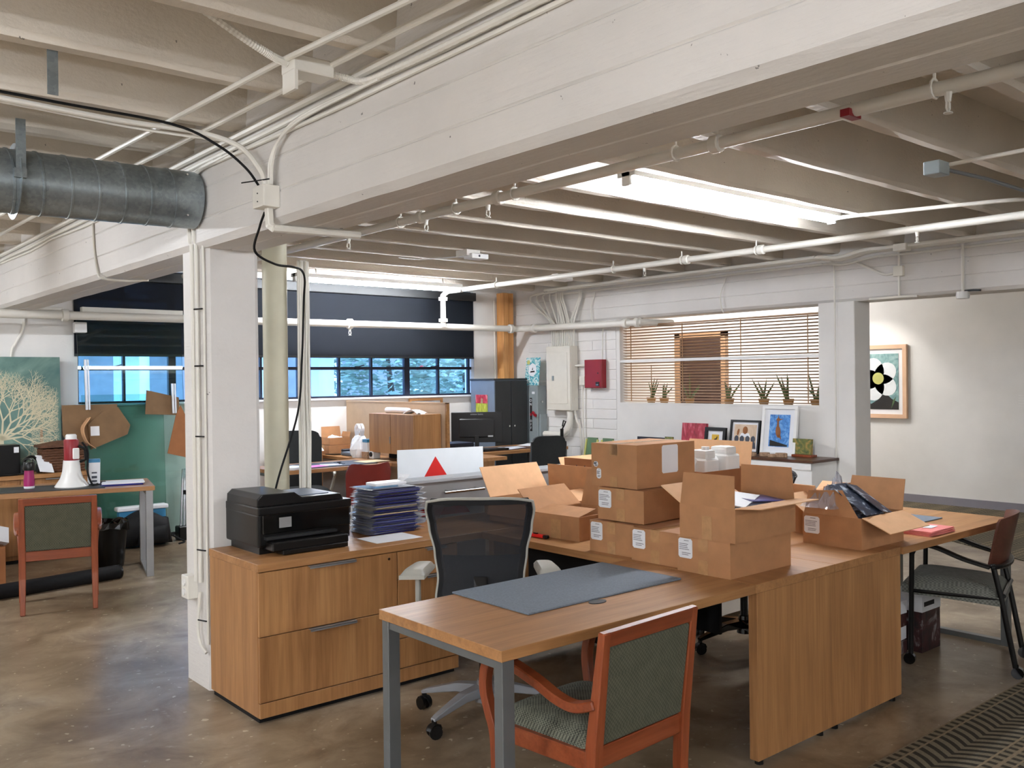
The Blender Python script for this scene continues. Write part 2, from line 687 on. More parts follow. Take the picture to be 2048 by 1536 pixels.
def beam(name, xs, y0, y1, zb, zt, grooves, mat='white_paint'):
    """Board-formed concrete beam: profile in x,z swept along y, small V grooves between the boards."""
    xa, xb = xs
    ch = 0.028
    prof = [(xa + ch, zb)]
    prof += [(xa, zb + ch)]
    for k, z in enumerate(grooves):
        d = 0.004 * (1 if k % 2 else -1)
        prof += [(xa, z - 0.006), (xa + 0.006, z), (xa + d * 0, z + 0.006)]
    prof += [(xa, zt), (xb, zt), (xb, zb + ch), (xb - ch, zb)]
    sx = (xa + xb) / 2
    prof += [(sx + 0.008, zb), (sx, zb + 0.007), (sx - 0.008, zb)]
    n = 60
    r = random.Random(5)
    rings = []
    for i in range(n + 1):
        y = y0 + (y1 - y0) * i / n
        rings.append([(x + (r.uniform(-.0015, .0015) if j not in (len(prof) - 7, len(prof) - 8) else 0), y, z + r.uniform(-.0015, .0015)) for j, (x, z) in enumerate(prof)])
    return struct(MB().rings(rings).build(name, mat))


beam('beam', (1.793, 2.115), -4, 9.46, 2.26, 3.012, (2.40, 2.55))
beam('beam', (8.0, 8.35), -4, 9.46, 2.27, 3.012, (2.42, 2.57))
# columns
cm = MB()
cm.prism([(1.845, 4.545), (2.085, 4.545), (2.112, 4.572), (2.112, 4.85), (1.82, 4.85), (1.82, 4.57)], 0, 2.262)
struct(cm.build('column', 'white_paint'))
cm = MB()
cm.prism([(7.975, 4.447), (8.26, 4.447), (8.26, 4.62), (7.975, 4.62)], 0, 2.272)
struct(cm.build('column', 'wall_paint', bevel=0.006))
struct(B((7.99, -0.3, 0), (8.3, 0.0, 2.272)).build('column', 'wall_paint'))

# right wall: smooth part with the blinds opening
w = MB()
w.box((8.0, 4.62, 0), (8.14, 7.5, 1.272))
w.box((8.0, 4.62, 1.272), (8.14, 4.835, 2.272))
w.box((8.0, 7.465, 1.272), (8.14, 7.5, 2.272))
struct(w.build('wall_right', 'wall_paint'))
# right wall: painted brick part near the corner
wb = struct(B((8.0, 7.5, 0), (8.14, 9.46, 2.272)).build('wall_right', 'brick_paint'))
bp = []
for L in (0.788, 0.392):
    bp.append(B((7.992, 0, 0), (8.002, L, 0.115)).build('brick', 'brick_paint', wb, bevel=0.004))
    bp[-1].location = (0, 7.51, 0.004)
first = [True, True]
for c in range(19):
    z = 0.004 + c * 0.1195
    if z + 0.114 > 2.27:
        break
    y = 7.506
    k = 0 if c % 2 else 1
    while y < 9.3:
        L = (0.788, 0.392)[k]
        if y + L > 9.455:
            if y + 0.392 > 9.455:
                break
            k, L = 1, 0.392
        if first[k]:
            o = bp[k]
            first[k] = False
        else:
            o = dup(bp[k], wb)
        o.location = (rnd.uniform(-0.001, 0.001), y, z)
        y += L + 0.003
        k = 0
# other enclosing walls (behind the camera and at the far left)
struct(B((-4.2, -4.2, 0), (-4, 9.7, 3.05)).build('wall_left', 'wall_paint'))
struct(B((-4.2, -4.2, 0), (12.2, -4, 3.05)).build('wall_back', 'wall_paint'))
# window wall
w = MB()
w.box((-4, 9.45, 0), (8.4, 9.65, 1.36))
w.box((-4, 9.45, 1.36), (2.51, 9.65, 3.05))
w.box((7.36, 9.45, 1.36), (8.4, 9.65, 3.05))
w.box((2.51, 9.45, 2.72), (7.36, 9.65, 3.05))
struct(w.build('wall_window', 'wall_paint'))
struct(B((2.47, 9.405, 1.355), (7.40, 9.56, 1.378)).build('trim_1', 'sill_paint', bevel=0.004))
# steel window with its panes
win = struct(B((2.51, 9.52, 1.378), (7.36, 9.56, 1.40)).build('window_1', 'window_steel'))
VX = [2.52, 2.96, 3.44, 3.93, 4.42, 4.90, 5.40, 5.84, 6.35, 6.83, 7.32]
HZ = [1.385, 1.725, 2.08, 2.42, 2.71]
for x in VX:
    wd = 0.075 if x in (3.44, 4.90, 6.35) else 0.022
    B((x - wd / 2, 9.505, 1.38), (x + wd / 2, 9.555, 2.72)).build('mullion', 'window_steel', win)
for i, z in enumerate(HZ):
    hh = 0.034 if i == 1 else 0.02
    B((2.51, 9.508, z - hh / 2), (7.36, 9.552, z + hh / 2)).build('glazing_bar', 'window_steel', win)
for i in range(len(VX) - 1):
    for j in range(len(HZ) - 1):
        B((VX[i], 9.53, HZ[j]), (VX[i + 1], 9.534, HZ[j + 1])).build('pane', 'window_glass', win)
for x in (2.87, 5.66, 6.76):
    h = MB()
    h.bar([(x - 0.05, 9.49, 1.735), (x + 0.01, 9.485, 1.75), (x + 0.06, 9.48, 1.765)], 0.014, 0.012)
    h.cbox((x - 0.03, 9.495, 1.735), (0.05, 0.02, 0.03))
    h.build('sash_handle', 'window_steel', win)
# corridor and room beyond the right wall
struct(B((11.05, -4, 0), (11.25, 12.4, 3.0)).build('wall_corridor', 'corridor_paint'))
struct(B((8.2, 10.5, 0), (11.2, 10.7, 3.0)).build('wall_far', 'peach_paint'))
struct(B((8.14, 9.46, 0), (8.34, 10.6, 3.0)).build('wall_far', 'corridor_paint'))
struct(B((8.36, -4, 2.86), (11.1, 12.4, 2.98)).build('ceiling', 'corridor_paint'))
struct(B((11.03, -4, 0), (11.05, 8.1, 0.1)).build('baseboard_corridor', 'baseboard_grey'))
d = struct(B((10.99, 8.22, 0), (11.03, 8.98, 2.17)).build('door_1', 'door_brown'))
fr = MB()
fr.box((10.97, 8.14, 0), (11.05, 8.22, 2.25))
fr.box((10.97, 8.98, 0), (11.05, 9.08, 2.25))
fr.box((10.97, 8.14, 2.17), (11.05, 9.08, 2.25))
fr.build('door_frame', 'slat_wood', d)
MB().tube([(10.98, 8.30, 1.02), (10.93, 8.30, 1.02), (10.93, 8.40, 1.02)], 0.011, 8).build('door_handle', 'chrome', d)
# carpets
cp = MB().prism([(1.5, -3.9), (7.4, -3.9), (7.4, 1.875), (1.5, 1.875)], 0.0, 0.007)
tag(cp.build('carpet_runner', 'carpet'), 'patterned taupe carpet with tread-like curves in the foreground at right', 'carpet')
cp = MB().prism([(7.45, 0.3), (11.02, 0.3), (11.02, 8.0), (9.2, 8.0), (8.9, 4.3), (8.66, 3.81), (8.19, 3.06)], 0.0, 0.007)
tag(cp.build('carpet_runner', 'carpet'), 'patterned taupe carpet along the foot of the corridor wall', 'carpet')

# ------------------------------------------------------------------ outdoors, seen through the steel window
struct(B((-12, 9.7, -0.4), (30, 46, -0.2)).build('ground', 'ground_out'))
bd = thing('parking_building', 'concrete parking building with round columns beyond the window', 'building', (12, 26, -0.2))
B((-8, 26, 2.9), (32, 34, 3.9)).build('floor_slab', 'concrete_out', bd)
B((-8, 26.2, 6.6), (32, 34, 7.6)).build('floor_slab', 'concrete_out', bd)
B((-8, 32, -0.2), (32, 33, 6.6)).build('wall', 'brick_out', bd)
for x in (5.2, 8.6, 11.6, 14.8, 18.2, 21.6):
    MB().tube([(x, 26.6, -0.2), (x, 26.6, 2.95)], 0.36, 14).build('pillar', 'concrete_out', bd, smooth=True)
    MB().tube([(x, 26.6, 3.85), (x, 26.6, 6.65)], 0.36, 14).build('pillar', 'concrete_out', bd, smooth=True)
pk = thing('entrance_canopy', 'pale concrete canopy on square posts outside the window', 'canopy', (7.0, 14.5, -0.2))
B((2.2, 13.4, 2.15), (7.9, 17.2, 2.45)).build('canopy_roof', 'concrete_out', pk)
for x in (4.2, 6.3, 7.4):
    B((x, 13.7, -0.2), (x + 0.28, 13.98, 2.15)).build('post', 'concrete_out', pk)


def tree(loc, h, rad, n, seed, label):
    r = random.Random(seed)
    t = thing('street_tree', label, 'tree', loc, 0, 'trees outside the window')
    x, y, z = loc
    MB().tube([(x, y, z), (x + 0.05, y, z + h * 0.4), (x - 0.05, y + 0.05, z + h * 0.75)], [0.1, 0.075, 0.03], 8).build('trunk', 'bark', t)
    lf = MB()
    for i in range(n):
        a = r.uniform(0, 2 * PI)
        u = r.uniform(-1, 1)
        q = r.uniform(0.35, 1) ** 0.5
        c = Vector((x + rad * q * math.cos(a) * math.sqrt(1 - u * u), y + rad * q * math.sin(a) * math.sqrt(1 - u * u), z + h * 0.62 + h * 0.42 * u * q))
        s = r.uniform(0.05, 0.12)
        m = Matrix.Translation(c) @ Matrix.Rotation(r.uniform(0, 6.28), 4, 'Z') @ Matrix.Rotation(r.uniform(-1.2, 1.2), 4, 'X')
        lf.add([(-s, 0, 0), (0, -s * 0.5, 0.01), (s, 0, 0), (0, s * 0.5, 0.01)], [(0, 1, 2, 3)], m)
    o = lf.build('foliage', 'tree_leaf', t)
    o['kind'] = 'stuff'


tree((9.25, 14.4, -0.2), 3.2, 1.2, 2600, 1, 'leafy street tree behind the middle panes of the window')
tree((11.6, 15.2, -0.2), 3.3, 1.3, 2800, 2, 'leafy street tree behind the panes nearest the steel cabinet')
tree((13.6, 18.4, -0.2), 3.0, 1.4, 2000, 3, 'small leafy tree far back beside the parking building')
for i, (x, y, z, lab) in enumerate(((8.35, 15.8, 1.0, 'red folding sign standing low outside the window, below the canopy'), (12.2, 17.8, 1.7, 'red banner hanging on a lamp post among the trees'))):
    s = thing('street_banner', lab, 'banner', (x, y, -0.2))
    B((x - 0.18, y, z), (x + 0.18, y + 0.03, z + (0.3 if i == 0 else 0.55))).build('banner_cloth', 'umbrella_red', s)
    MB().tube([(x + 0.2, y + 0.02, -0.2), (x + 0.2, y + 0.02, z + 0.7)], 0.02, 8).build('post', 'dark_metal', s)
# roller shades
for i, (a, b, lab) in enumerate(((2.475, 4.15, 'dark roller shade half drawn over the window left of the square column'), (4.17, 7.34, 'wide dark roller shade half drawn over the window by the steel cabinet'))):
    s = thing('roller_shade', lab, 'blind', ((a + b) / 2, 9.42, 1.85), 0, 'roller shades')
    B((a, 9.428, 1.855), (b, 9.431, 2.60)).build('shade_cloth', 'shade_cloth', s)
    B((a - 0.01, 9.37, 2.595), (b + 0.01, 9.449, 2.70)).build('valance', 'charcoal_cabinet', s, bevel=0.006)
    B((a, 9.422, 1.845), (b, 9.436, 1.868)).build('hem_bar', 'charcoal_cabinet', s)


# ================================================================== LIGHT FIXTURES
def tube_fixture(label, x0, x1, y, z, along='x', mat='tube_light'):
    c = ((x0 + x1) / 2, y, z) if along == 'x' else (y, (x0 + x1) / 2, z)
    t = thing('tube_light', label, 'light', c, 0, 'fluorescent strip lights')
    P = (lambda s, w, h: (s, y + w, z + h)) if along == 'x' else (lambda s, w, h: (y + w, s, z + h))

    def bx(a, b):
        a, b = P(*a), P(*b)
        return B([min(a[i], b[i]) for i in range(3)], [max(a[i], b[i]) for i in range(3)])
    bx((x0, -0.068, 0.008), (x1, 0.068, 0.05)).build('housing', 'white_plastic', t, bevel=0.004)  # housing shaped wide to block light going up into the recess
    MB().tube([P(x0 + 0.02, 0, -0.012), P(x1 - 0.02, 0, -0.012)], 0.024, 12).build('tube', mat, t, smooth=True)
    for s in (x0, x1 - 0.02):
        bx((s, -0.032, -0.04), (s + 0.02, 0.032, 0.05)).build('end_cap', 'white_plastic', t, bevel=0.003)
    for s in (x0 + 0.25, x1 - 0.25):
        MB().tube([P(s, -0.02, 0.045), P(s, 0, 0.12), P(s, 0, 3.0 - z)], 0.006, 6).build('hanger', 'pipe_paint', t)
    return t


tube_fixture('lit strip light between the ceiling ribs above the stacked cartons', 3.886, 6.093, 3.56, 2.715)
tube_fixture('lit strip light close to the roller shade at the window', 4.42, 6.57, 8.70, 2.655)
tube_fixture('strip light above the left bay near the window wall', -1.6, 0.6, 7.4, 2.66)
tube_fixture('strip light above the left bay beside the camera', -2.9, -0.7, 2.35, 2.47)
tube_fixture('strip light in the ceiling of the room behind the blinds', 6.7, 8.9, 9.6, 2.79, 'y', 'room_tube')
tube_fixture('strip light in the ceiling of the corridor', 1.2, 3.4, 9.9, 2.79, 'y', 'dim_tube')
tube_fixture('unseen fill strip light added above the left bay behind the camera', -3.5, -1.3, 0.2, 2.47)  # added out of view to brighten surfaces facing the camera side
tube_fixture('unseen fill strip light added above the right bay at the back wall', 2.4, 3.7, -3.3, 2.6)  # unseen lamp added as weak fill for the right-hand fronts
tube_fixture('unseen fill strip light added above the left bay at the back wall', -2.6, -0.4, -1.9, 2.6)  # further unseen lamp added as fill from behind
sp = thing('picture_spotlight', 'small white spotlight aimed at the flower photograph', 'light', (9.9, 6.15, 2.86))
MB().tube([(9.9, 6.15, 2.86), (9.9, 6.15, 2.78)], 0.02, 10).build('stem', 'white_plastic', sp)
MB().tube([(9.88, 6.16, 2.80), (10.0, 6.12, 2.68)], [0.03, 0.05], 14).build('lamp_head', 'white_plastic', sp, smooth=True)
ld = bpy.data.lights.new('spot_lamp', 'SPOT')
ld.energy = 20
ld.spot_size = math.radians(62)
ld.spot_blend = 0.6
ld.shadow_soft_size = 0.03
ld.color = (1, 0.95, 0.88)
lo = bpy.data.objects.new('spot_lamp', ld)
COL.objects.link(lo)
lo.parent = sp
lo.location = Vector((10.03, 6.10, 2.65)) - Vector(sp.location)
lo.rotation_euler = (Vector((11.05, 5.75, 1.45)) - Vector((10.03, 6.10, 2.65))).to_track_quat('-Z', 'Y').to_euler()

# ================================================================== PIPES, CONDUITS, DUCT
def run(name, label, cat, pts, r, mat='pipe_paint', n=10, fit=(), group=None, smooth=True):
    """A pipe run as one thing; fit = positions of coupling rings along it."""
    t = thing(name, label, cat, pts[0], 0, group)
    MB().tube(pts, r, n).build('pipe', mat, t, smooth=smooth)
    for p, d in fit:
        d = Vector(d)
        p = Vector(p)
        c = MB().tube([p - d * 0.03, p - d * 0.022, p + d * 0.022, p + d * 0.03], [r * 1.25, r * 1.5, r * 1.5, r * 1.25], 12)
        c.build('coupling', mat, t, smooth=True)
    return t


def hanger(t, p, r, ztop=2.735, mat='pipe_paint', d='y'):
    x, y, z = p
    h = MB()
    n = 10
    ring = [(x + (r + 0.006) * math.cos(a), y, z + (r + 0.006) * math.sin(a)) if d == 'y' else (x, y + (r + 0.006) * math.cos(a), z + (r + 0.006) * math.sin(a))
            for a in [2 * PI * k / n for k in range(n + 1)]]
    h.tube(ring, 0.006, 6)
    h.tube([(x, y, z + r), (x, y, ztop)], 0.006, 6)
    return h.build('pipe_hanger', mat, t)


def sprinkler(t, p, mat='pipe_paint'):
    x, y, z = p
    s = MB()
    s.tube([(x, y, z), (x, y, z - 0.035)], [0.016, 0.011], 8)
    s.tube([(x - 0.012, y, z - 0.035), (x - 0.014, y, z - 0.06), (x, y, z - 0.075), (x + 0.014, y, z - 0.06), (x + 0.012, y, z - 0.035)], 0.004, 6)
    s.tube([(x, y, z - 0.075), (x, y, z - 0.079)], 0.017, 10)
    return s.build('sprinkler_head', mat, t)


# sprinkler main under the ribs beside the main beam
Z1, X1 = 2.655, 3.47
pm = run('sprinkler_pipe', 'white sprinkler pipe under the ribs running along the main beam', 'pipe', [(X1 + 0.04, -1.5, Z1), (X1, 4.0, Z1), (X1 - 0.01, 9.2, Z1)], 0.028,
         fit=[((X1, 5.0, Z1), (0, 1, 0)), ((X1, 4.2, Z1), (0, 1, 0)), ((X1 + .01, 2.62, Z1), (0, 1, 0))])
for y in (1.6, 2.85, 4.05, 4.62, 5.25, 7.1):
    hanger(pm, (X1, y, Z1), 0.03)
for y in (1.55, 4.3, 4.95, 5.95):
    sprinkler(pm, (X1, y, Z1 - 0.026))
B((X1 - 0.034, 1.93, Z1 - 0.03), (X1 + 0.06, 1.97, Z1 - 0.0)).build('red_tag', 'red_paint', pm)
Z2, X2 = 2.65, 6.6
pm = run('sprinkler_pipe', 'white sprinkler pipe under the ribs running along the right wall', 'pipe', [(X2 + 0.12, -1.0, Z2), (X2 + 0.06, 4.0, Z2), (X2, 8.68, Z2)], 0.028,
         fit=[((X2 + .05, 4.55, Z2), (0, 1, 0)), ((X2 + .05, 5.35, Z2), (0, 1, 0))])
for y in (2.0, 4.6, 5.4, 6.25, 8.05):
    hanger(pm, (X2 + 0.06 - (y - 4) * 0.0128 if y > 4 else X2 + 0.06, y, Z2), 0.03)
for y in (5.85, 3.2):
    sprinkler(pm, (X2 + 0.04, y, Z2 - 0.026))
# pipe across the window with its riser, turning the corner along the right wall
pw = thing('water_pipe', 'thick white pipe crossing the window and turning along the right wall', 'pipe', (1.6, 9.05, 2.21))
pts = [(-3.9, 9.05, 2.19), (1.6, 9.05, 2.205), (4.2, 9.05, 2.215), (7.72, 9.05, 2.228)] + \
      [(7.72 + 0.12 * math.sin(a), 9.05 - 0.12 + 0.12 * math.cos(a), 2.228) for a in (0.4, 0.8, 1.2)] + [(7.84, 8.85, 2.226), (7.84, 7.05, 2.205), (7.84, 6.98, 2.205), (8.3, 6.9, 2.205)]
MB().tube(pts, 0.04, 14).build('pipe', 'pipe_paint', pw, smooth=True)
for p, dd in (((7.66, 9.05, 2.228), (1, 0, 0)), ((7.84, 8.80, 2.226), (0, 1, 0)), ((7.84, 7.2, 2.205), (0, 1, 0)), ((7.84, 7.02, 2.205), (0, 1, 0)), ((2.30, 9.05, 2.21), (1, 0, 0)), ((5.28, 9.05, 2.22), (1, 0, 0))):
    p, dd = Vector(p), Vector(dd)
    MB().tube([p - dd * 0.03, p - dd * 0.024, p + dd * 0.024, p + dd * 0.03], [0.046, 0.058, 0.058, 0.046], 14).build('coupling', 'pipe_paint', pw, smooth=True)
MB().tube([(6.56, 9.02, 2.22), (6.56, 9.02, 2.60), (6.58, 8.95, 2.65), (6.6, 8.68, 2.65)], 0.034, 12).build('riser', 'pipe_paint', pw, smooth=True)
for z in (2.30, 2.56):
    MB().tube([(6.56, 9.02, z - 0.02), (6.56, 9.02, z + 0.02)], 0.055, 14).build('coupling', 'pipe_paint', pw, smooth=True)
sprinkler(pw, (5.28, 9.05, 2.17))
# conduits along the top of the main beam, left bay
for i, (dx, dz, r, lab) in enumerate(((-0.02, 2.712, 0.017, 'thick white conduit clipped along the top of the main beam'),
                                      (-0.012, 2.672, 0.012, 'middle of the three white conduits along the main beam'),
                                      (-0.010, 2.640, 0.009, 'thin lowest white conduit along the main beam'))):
    x = 1.793 + dx
    r2 = random.Random(i)
    pts = [(x + r2.uniform(-.002, .002), y, dz + (r2.uniform(-.012, .008) if i else 0)) for y in [-3.9 + 0.7 * k for k in range(20)]]
    run('conduit', lab, 'conduit', pts, r, n=8, group='conduits on the main beam')
run('conduit', 'white conduit hung under the ribs parallel to the main beam', 'conduit', [(1.70, 0.5, 2.715), (1.49, 3.0, 2.715), (1.40, 5.2, 2.715), (1.30, 9.3, 2.715)], 0.011, n=8)
run('conduit', 'white conduit under the ribs between the junction box and the beam', 'conduit', [(1.72, 1.0, 2.718), (1.66, 2.6, 2.718), (1.62, 4.4, 2.718), (1.55, 6.4, 2.718), (1.52, 9.3, 2.718)], 0.013, n=8)
run('conduit', 'white conduit running across the left bay to the beam above the duct', 'conduit',
    smooth_path([(-1.5, 3.93, 2.705), (0.3, 4.0, 2.705), (1.2, 4.06, 2.70), (1.55, 4.0, 2.69), (1.70, 3.86, 2.62), (1.745, 3.74, 2.50), (1.75, 3.70, 2.43)]), 0.012, n=8)
run('conduit', 'thin white cable beside the duct conduit in the left bay', 'conduit',
    smooth_path([(-1.5, 3.99, 2.70), (0.6, 4.06, 2.70), (1.3, 4.10, 2.69), (1.6, 4.05, 2.68), (1.70, 3.95, 2.66)]), 0.007, n=6)
for k, yy in enumerate((3.685, 3.665)):
    run('conduit', ('white conduit rising from the beam junction box, left of a pair', 'white conduit rising from the beam junction box, right of a pair')[k], 'conduit',
        smooth_path([(1.765, 2.9 - k * .1, 2.655), (1.765, 3.38, 2.645 + k * .01), (1.762, 3.58, 2.60), (1.758, yy - .02, 2.52), (1.755, yy - .015, 2.42)]), 0.008, n=6)
cb = run('black_cable', 'black cable arching from the ceiling to the box on the beam', 'cable',
         smooth_path([(-1.5, 3.95, 2.73), (0.2, 3.99, 2.725), (1.0, 4.02, 2.72), (1.45, 3.98, 2.70), (1.62, 3.90, 2.62), (1.72, 3.83, 2.52), (1.765, 3.77, 2.42)]), 0.006, 'black_matte', 6)
MB().tube([(1.71, 3.85, 2.455), (1.75, 3.66, 2.445)], 0.003, 5).build('cable_tie', 'black_matte', cb)
run('black_cable', 'black cable looping below the beam and down the thin pipe to the printer', 'cable',
    smooth_path([(1.765, 3.74, 2.315), (1.765, 3.79, 2.26), (1.80, 3.92, 2.17), (1.92, 3.97, 2.125), (2.08, 4.10, 2.135), (2.24, 4.32, 2.15), (2.34, 4.48, 2.12), (2.385, 4.58, 2.02), (2.39, 4.62, 1.7), (2.36, 4.62, 1.4), (2.24, 4.62, 1.05), (2.18, 4.60, 0.85)], 8), 0.006, 'black_matte', 6)
# junction box on the beam with its drop to the soffit
jb = thing('junction_box', 'white metal box fixed to the main beam above the column', 'junction box', (1.76, 3.70, 2.32))
B((1.715, 3.645, 2.325), (1.793, 3.755, 2.42)).build('box', 'pipe_paint', jb, bevel=0.008, seg=2)
MB().tube([(1.757, 3.70, 2.42), (1.757, 3.70, 2.445)], 0.016, 10).build('connector', 'pipe_paint', jb)
MB().bar([(1.765, 3.70, 2.33), (1.765, 3.69, 2.25), (1.78, 3.67, 2.235)], 0.035, 0.028, (1, 0, 0)).build('elbow', 'pipe_paint', jb, bevel=0.004)
MB().tube([(1.77, 3.675, 2.238), (2.17, 3.62, 2.238)], 0.017, 8).build('raceway', 'pipe_paint', jb)
for z in (2.35, 2.385):
    MB().tube([(1.716, 3.70, z), (1.712, 3.70, z)], 0.003, 6).build('screw', 'dark_metal', jb)
# ceiling junction box, upper left
jb = thing('junction_box', 'white metal box under the ribs at top left with flexible conduit', 'junction box', (1.56, 2.98, 2.64))
B((1.50, 2.93, 2.67), (1.66, 3.03, 2.728)).build('box', 'pipe_paint', jb, bevel=0.004)
B((1.50, 2.925, 2.60), (1.512, 3.02, 2.67)).build('bracket', 'pipe_paint', jb)
fl = smooth_path([(1.66, 2.98, 2.70), (1.72, 2.96, 2.69), (1.76, 2.88, 2.668), (1.77, 2.6, 2.662), (1.77, 2.1, 2.66), (1.77, 1.0, 2.66)], 24)
MB().tube(fl, [0.012 + 0.002 * (i % 2) for i in range(len(fl))], 8).build('flexible_conduit', 'pipe_paint', jb)
fl = smooth_path([(1.50, 2.98, 2.70), (1.38, 2.975, 2.735), (0.95, 2.95, 2.90), (0.6, 2.93, 2.985), (-1.5, 2.92, 2.99)], 60)
MB().tube(fl, [0.013 + 0.002 * (i % 2) for i in range(len(fl))], 8).build('flexible_conduit', 'pipe_paint', jb)
# column conduits with outlet box
cc = thing('column_conduit', 'white conduit bundle running down the corner of the square column', 'conduit', (1.80, 4.60, 0))
for k, (dx, dy, r) in enumerate(((1.795, 4.66, 0.011), (1.80, 4.615, 0.009), (1.815, 4.56, 0.007))):
    MB().tube(smooth_path([(1.775, 4.3 - k * .1, 2.65), (1.77, 4.5, 2.63), (1.775, dy, 2.55), (dx - 0.01, dy, 2.3), (dx, dy, 2.2), (dx, dy, 0.55 if k < 2 else 0.24)]), r, 8).build('conduit', 'pipe_paint', cc, smooth=True)
MB().tube(smooth_path([(1.80, 4.62, 0.5), (1.79, 4.63, 0.33), (1.79, 4.60, 0.24), (1.80, 4.55, 0.2)]), 0.008, 8).build('flexible_conduit', 'pipe_paint', cc)
for z in (1.95, 1.66, 1.30, 0.72, 0.36):
    MB().tube([(1.785, 4.615, z), (1.805, 4.555, z)], 0.004, 5).build('cable_tie', 'black_matte', cc)
ob = thing('outlet_box', 'white double outlet box low on the square column', 'outlet', (1.79, 4.75, 0.45))
B((1.765, 4.70, 0.45), (1.822, 4.79, 0.57)).build('box', 'pipe_paint', ob, bevel=0.004)
for z in (0.485, 0.535):
    MB().tube([(1.766, 4.745, z), (1.758, 4.745, z)], 0.018, 10).build('socket', 'white_plastic', ob)
# vertical pipes right of the column
bpipe = thing('standpipe', 'thick cream pipe standing beside the square column', 'pipe', (2.31, 4.78, 0))
MB().tube([(2.31, 4.78, 0), (2.31, 4.78, 3.0)], 0.068, 22).build('pipe', 'cream_pipe', bpipe, smooth=True)
MB().tube([(2.31, 4.78, 1.02), (2.31, 4.78, 1.03)], 0.0685, 22).build('joint', 'cream_pipe', bpipe, smooth=True)
sp2 = thing('strut_post', 'slim white post with cables clipped to it, beside the cream pipe', 'post', (2.44, 4.70, 0))
B((2.415, 4.68, 0), (2.462, 4.725, 2.26)).build('post', 'pipe_paint', sp2, bevel=0.006)
for k, (dx, dy) in enumerate(((2.408, 4.69), (2.425, 4.672), (2.446, 4.672), (2.462, 4.674))):
    r3 = random.Random(k)
    MB().tube(smooth_path([(dx + r3.uniform(-.004, .004), dy, 2.25 - 0.25 * i) for i in range(7)] + [(dx + 0.02 * k, dy, 0.6), (dx + 0.03 * k, dy, 0.1)]), 0.007, 6).build('cable', 'pipe_paint', sp2)
# galvanised spiral duct
du = thing('air_duct', 'round galvanised spiral duct ending at the main beam, upper left', 'duct', (0.0, 4.57, 2.5))
zc = lambda x: 2.475 + 0.012 * x
rings, rr = [], []
xx = -3.0
while xx < 1.775:
    rr.append((xx, 0.142)); rr.append((xx + 0.002, 0.146)); rr.append((xx + 0.010, 0.146)); rr.append((xx + 0.012, 0.142))
    xx += 0.118
rr.append((1.775, 0.142))
MB().rings([[(x + (0.06 * (k / 40)), 4.57 + r * math.cos(2 * PI * k / 40), zc(x) + r * math.sin(2 * PI * k / 40)) if x < 1.7 else
             (x, 4.57 + r * math.cos(2 * PI * k / 40), zc(x) + r * math.sin(2 * PI * k / 40)) for k in range(40)] for x, r in rr if x < 1.69 or x > 1.74]).build('duct_shell', 'galvanised', du, smooth=True)
for x in (0.955,):
    pts = [(x, 4.57 + 0.149 * math.cos(a), zc(x) + 0.149 * math.sin(a)) for a in [2 * PI * k / 32 for k in range(33)]]
    MB().bar(pts, 0.04, 0.003, (1, 0, 0)).build('clamp_band', 'galvanised', du)
    B((x - 0.02, 4.42, zc(x) + 0.02), (x + 0.02, 4.425, 2.735)).build('hanger_strap', 'galvanised', du)
    B((x - 0.03, 4.405, zc(x) - 0.01), (x + 0.02, 4.43, zc(x) + 0.03)).build('clamp_lug', 'galvanised', du)
B((0.83, 3.445, 2.58), (0.865, 3.45, 2.745)).build('hanger_strap', 'galvanised', du)
for x, z in ((1.70, 2.60), (1.70, 2.40)):
    MB().tube([(x, 4.57 - 0.10, z), (x, 4.57 - 0.115, z)], 0.005, 6).build('rivet', 'chrome', du)
run('loose_cable', 'thin grey cable looping over the main beam left of the duct end', 'cable', smooth_path([(1.785, 6.33, 2.65), (1.785, 6.30, 2.45), (1.783, 6.22, 2.29), (1.79, 6.15, 2.25), (1.94, 6.17, 2.245), (2.06, 6.10, 2.25)]), 0.008, n=6)
lc = thing('wall_conduit', 'white conduits bending down the wall under the beam end at far left', 'conduit', (1.95, 9.3, 2.3))
for k, dx in enumerate((1.92, 1.99)):
    MB().tube(smooth_path([(1.80 + 0.03 * k, 9.2, 2.70), (1.86 + .03 * k, 9.28, 2.66), (dx, 9.33, 2.54), (dx, 9.35, 2.40), (dx, 9.36, 2.262)]), 0.014, 8).build('conduit', 'pipe_paint', lc, smooth=True)
B((1.88, 9.28, 2.262), (2.05, 9.40, 2.31)).build('fitting', 'pipe_paint', lc, bevel=0.006)
B((2.05, 9.32, 2.272), (2.36, 9.37, 2.302)).build('raceway', 'pipe_paint', lc, bevel=0.004)
MB().tube(smooth_path([(2.04, 9.43, 2.25), (2.035, 9.43, 2.10), (1.97, 9.43, 1.96), (1.93, 9.43, 1.85), (1.93, 9.43, 1.4)]), 0.013, 8).build('conduit', 'pipe_paint', lc, smooth=True)
wr = thing('window_raceway', 'white rail lying along the pipe in front of the left shade', 'rail', (2.95, 9.2, 2.22))
B((2.47, 9.13, 2.225), (3.42, 9.20, 2.30)).build('rail', 'pipe_paint', wr, bevel=0.004)
B((2.47, 9.12, 2.22), (3.46, 9.205, 2.24)).build('lip', 'pipe_paint', wr)
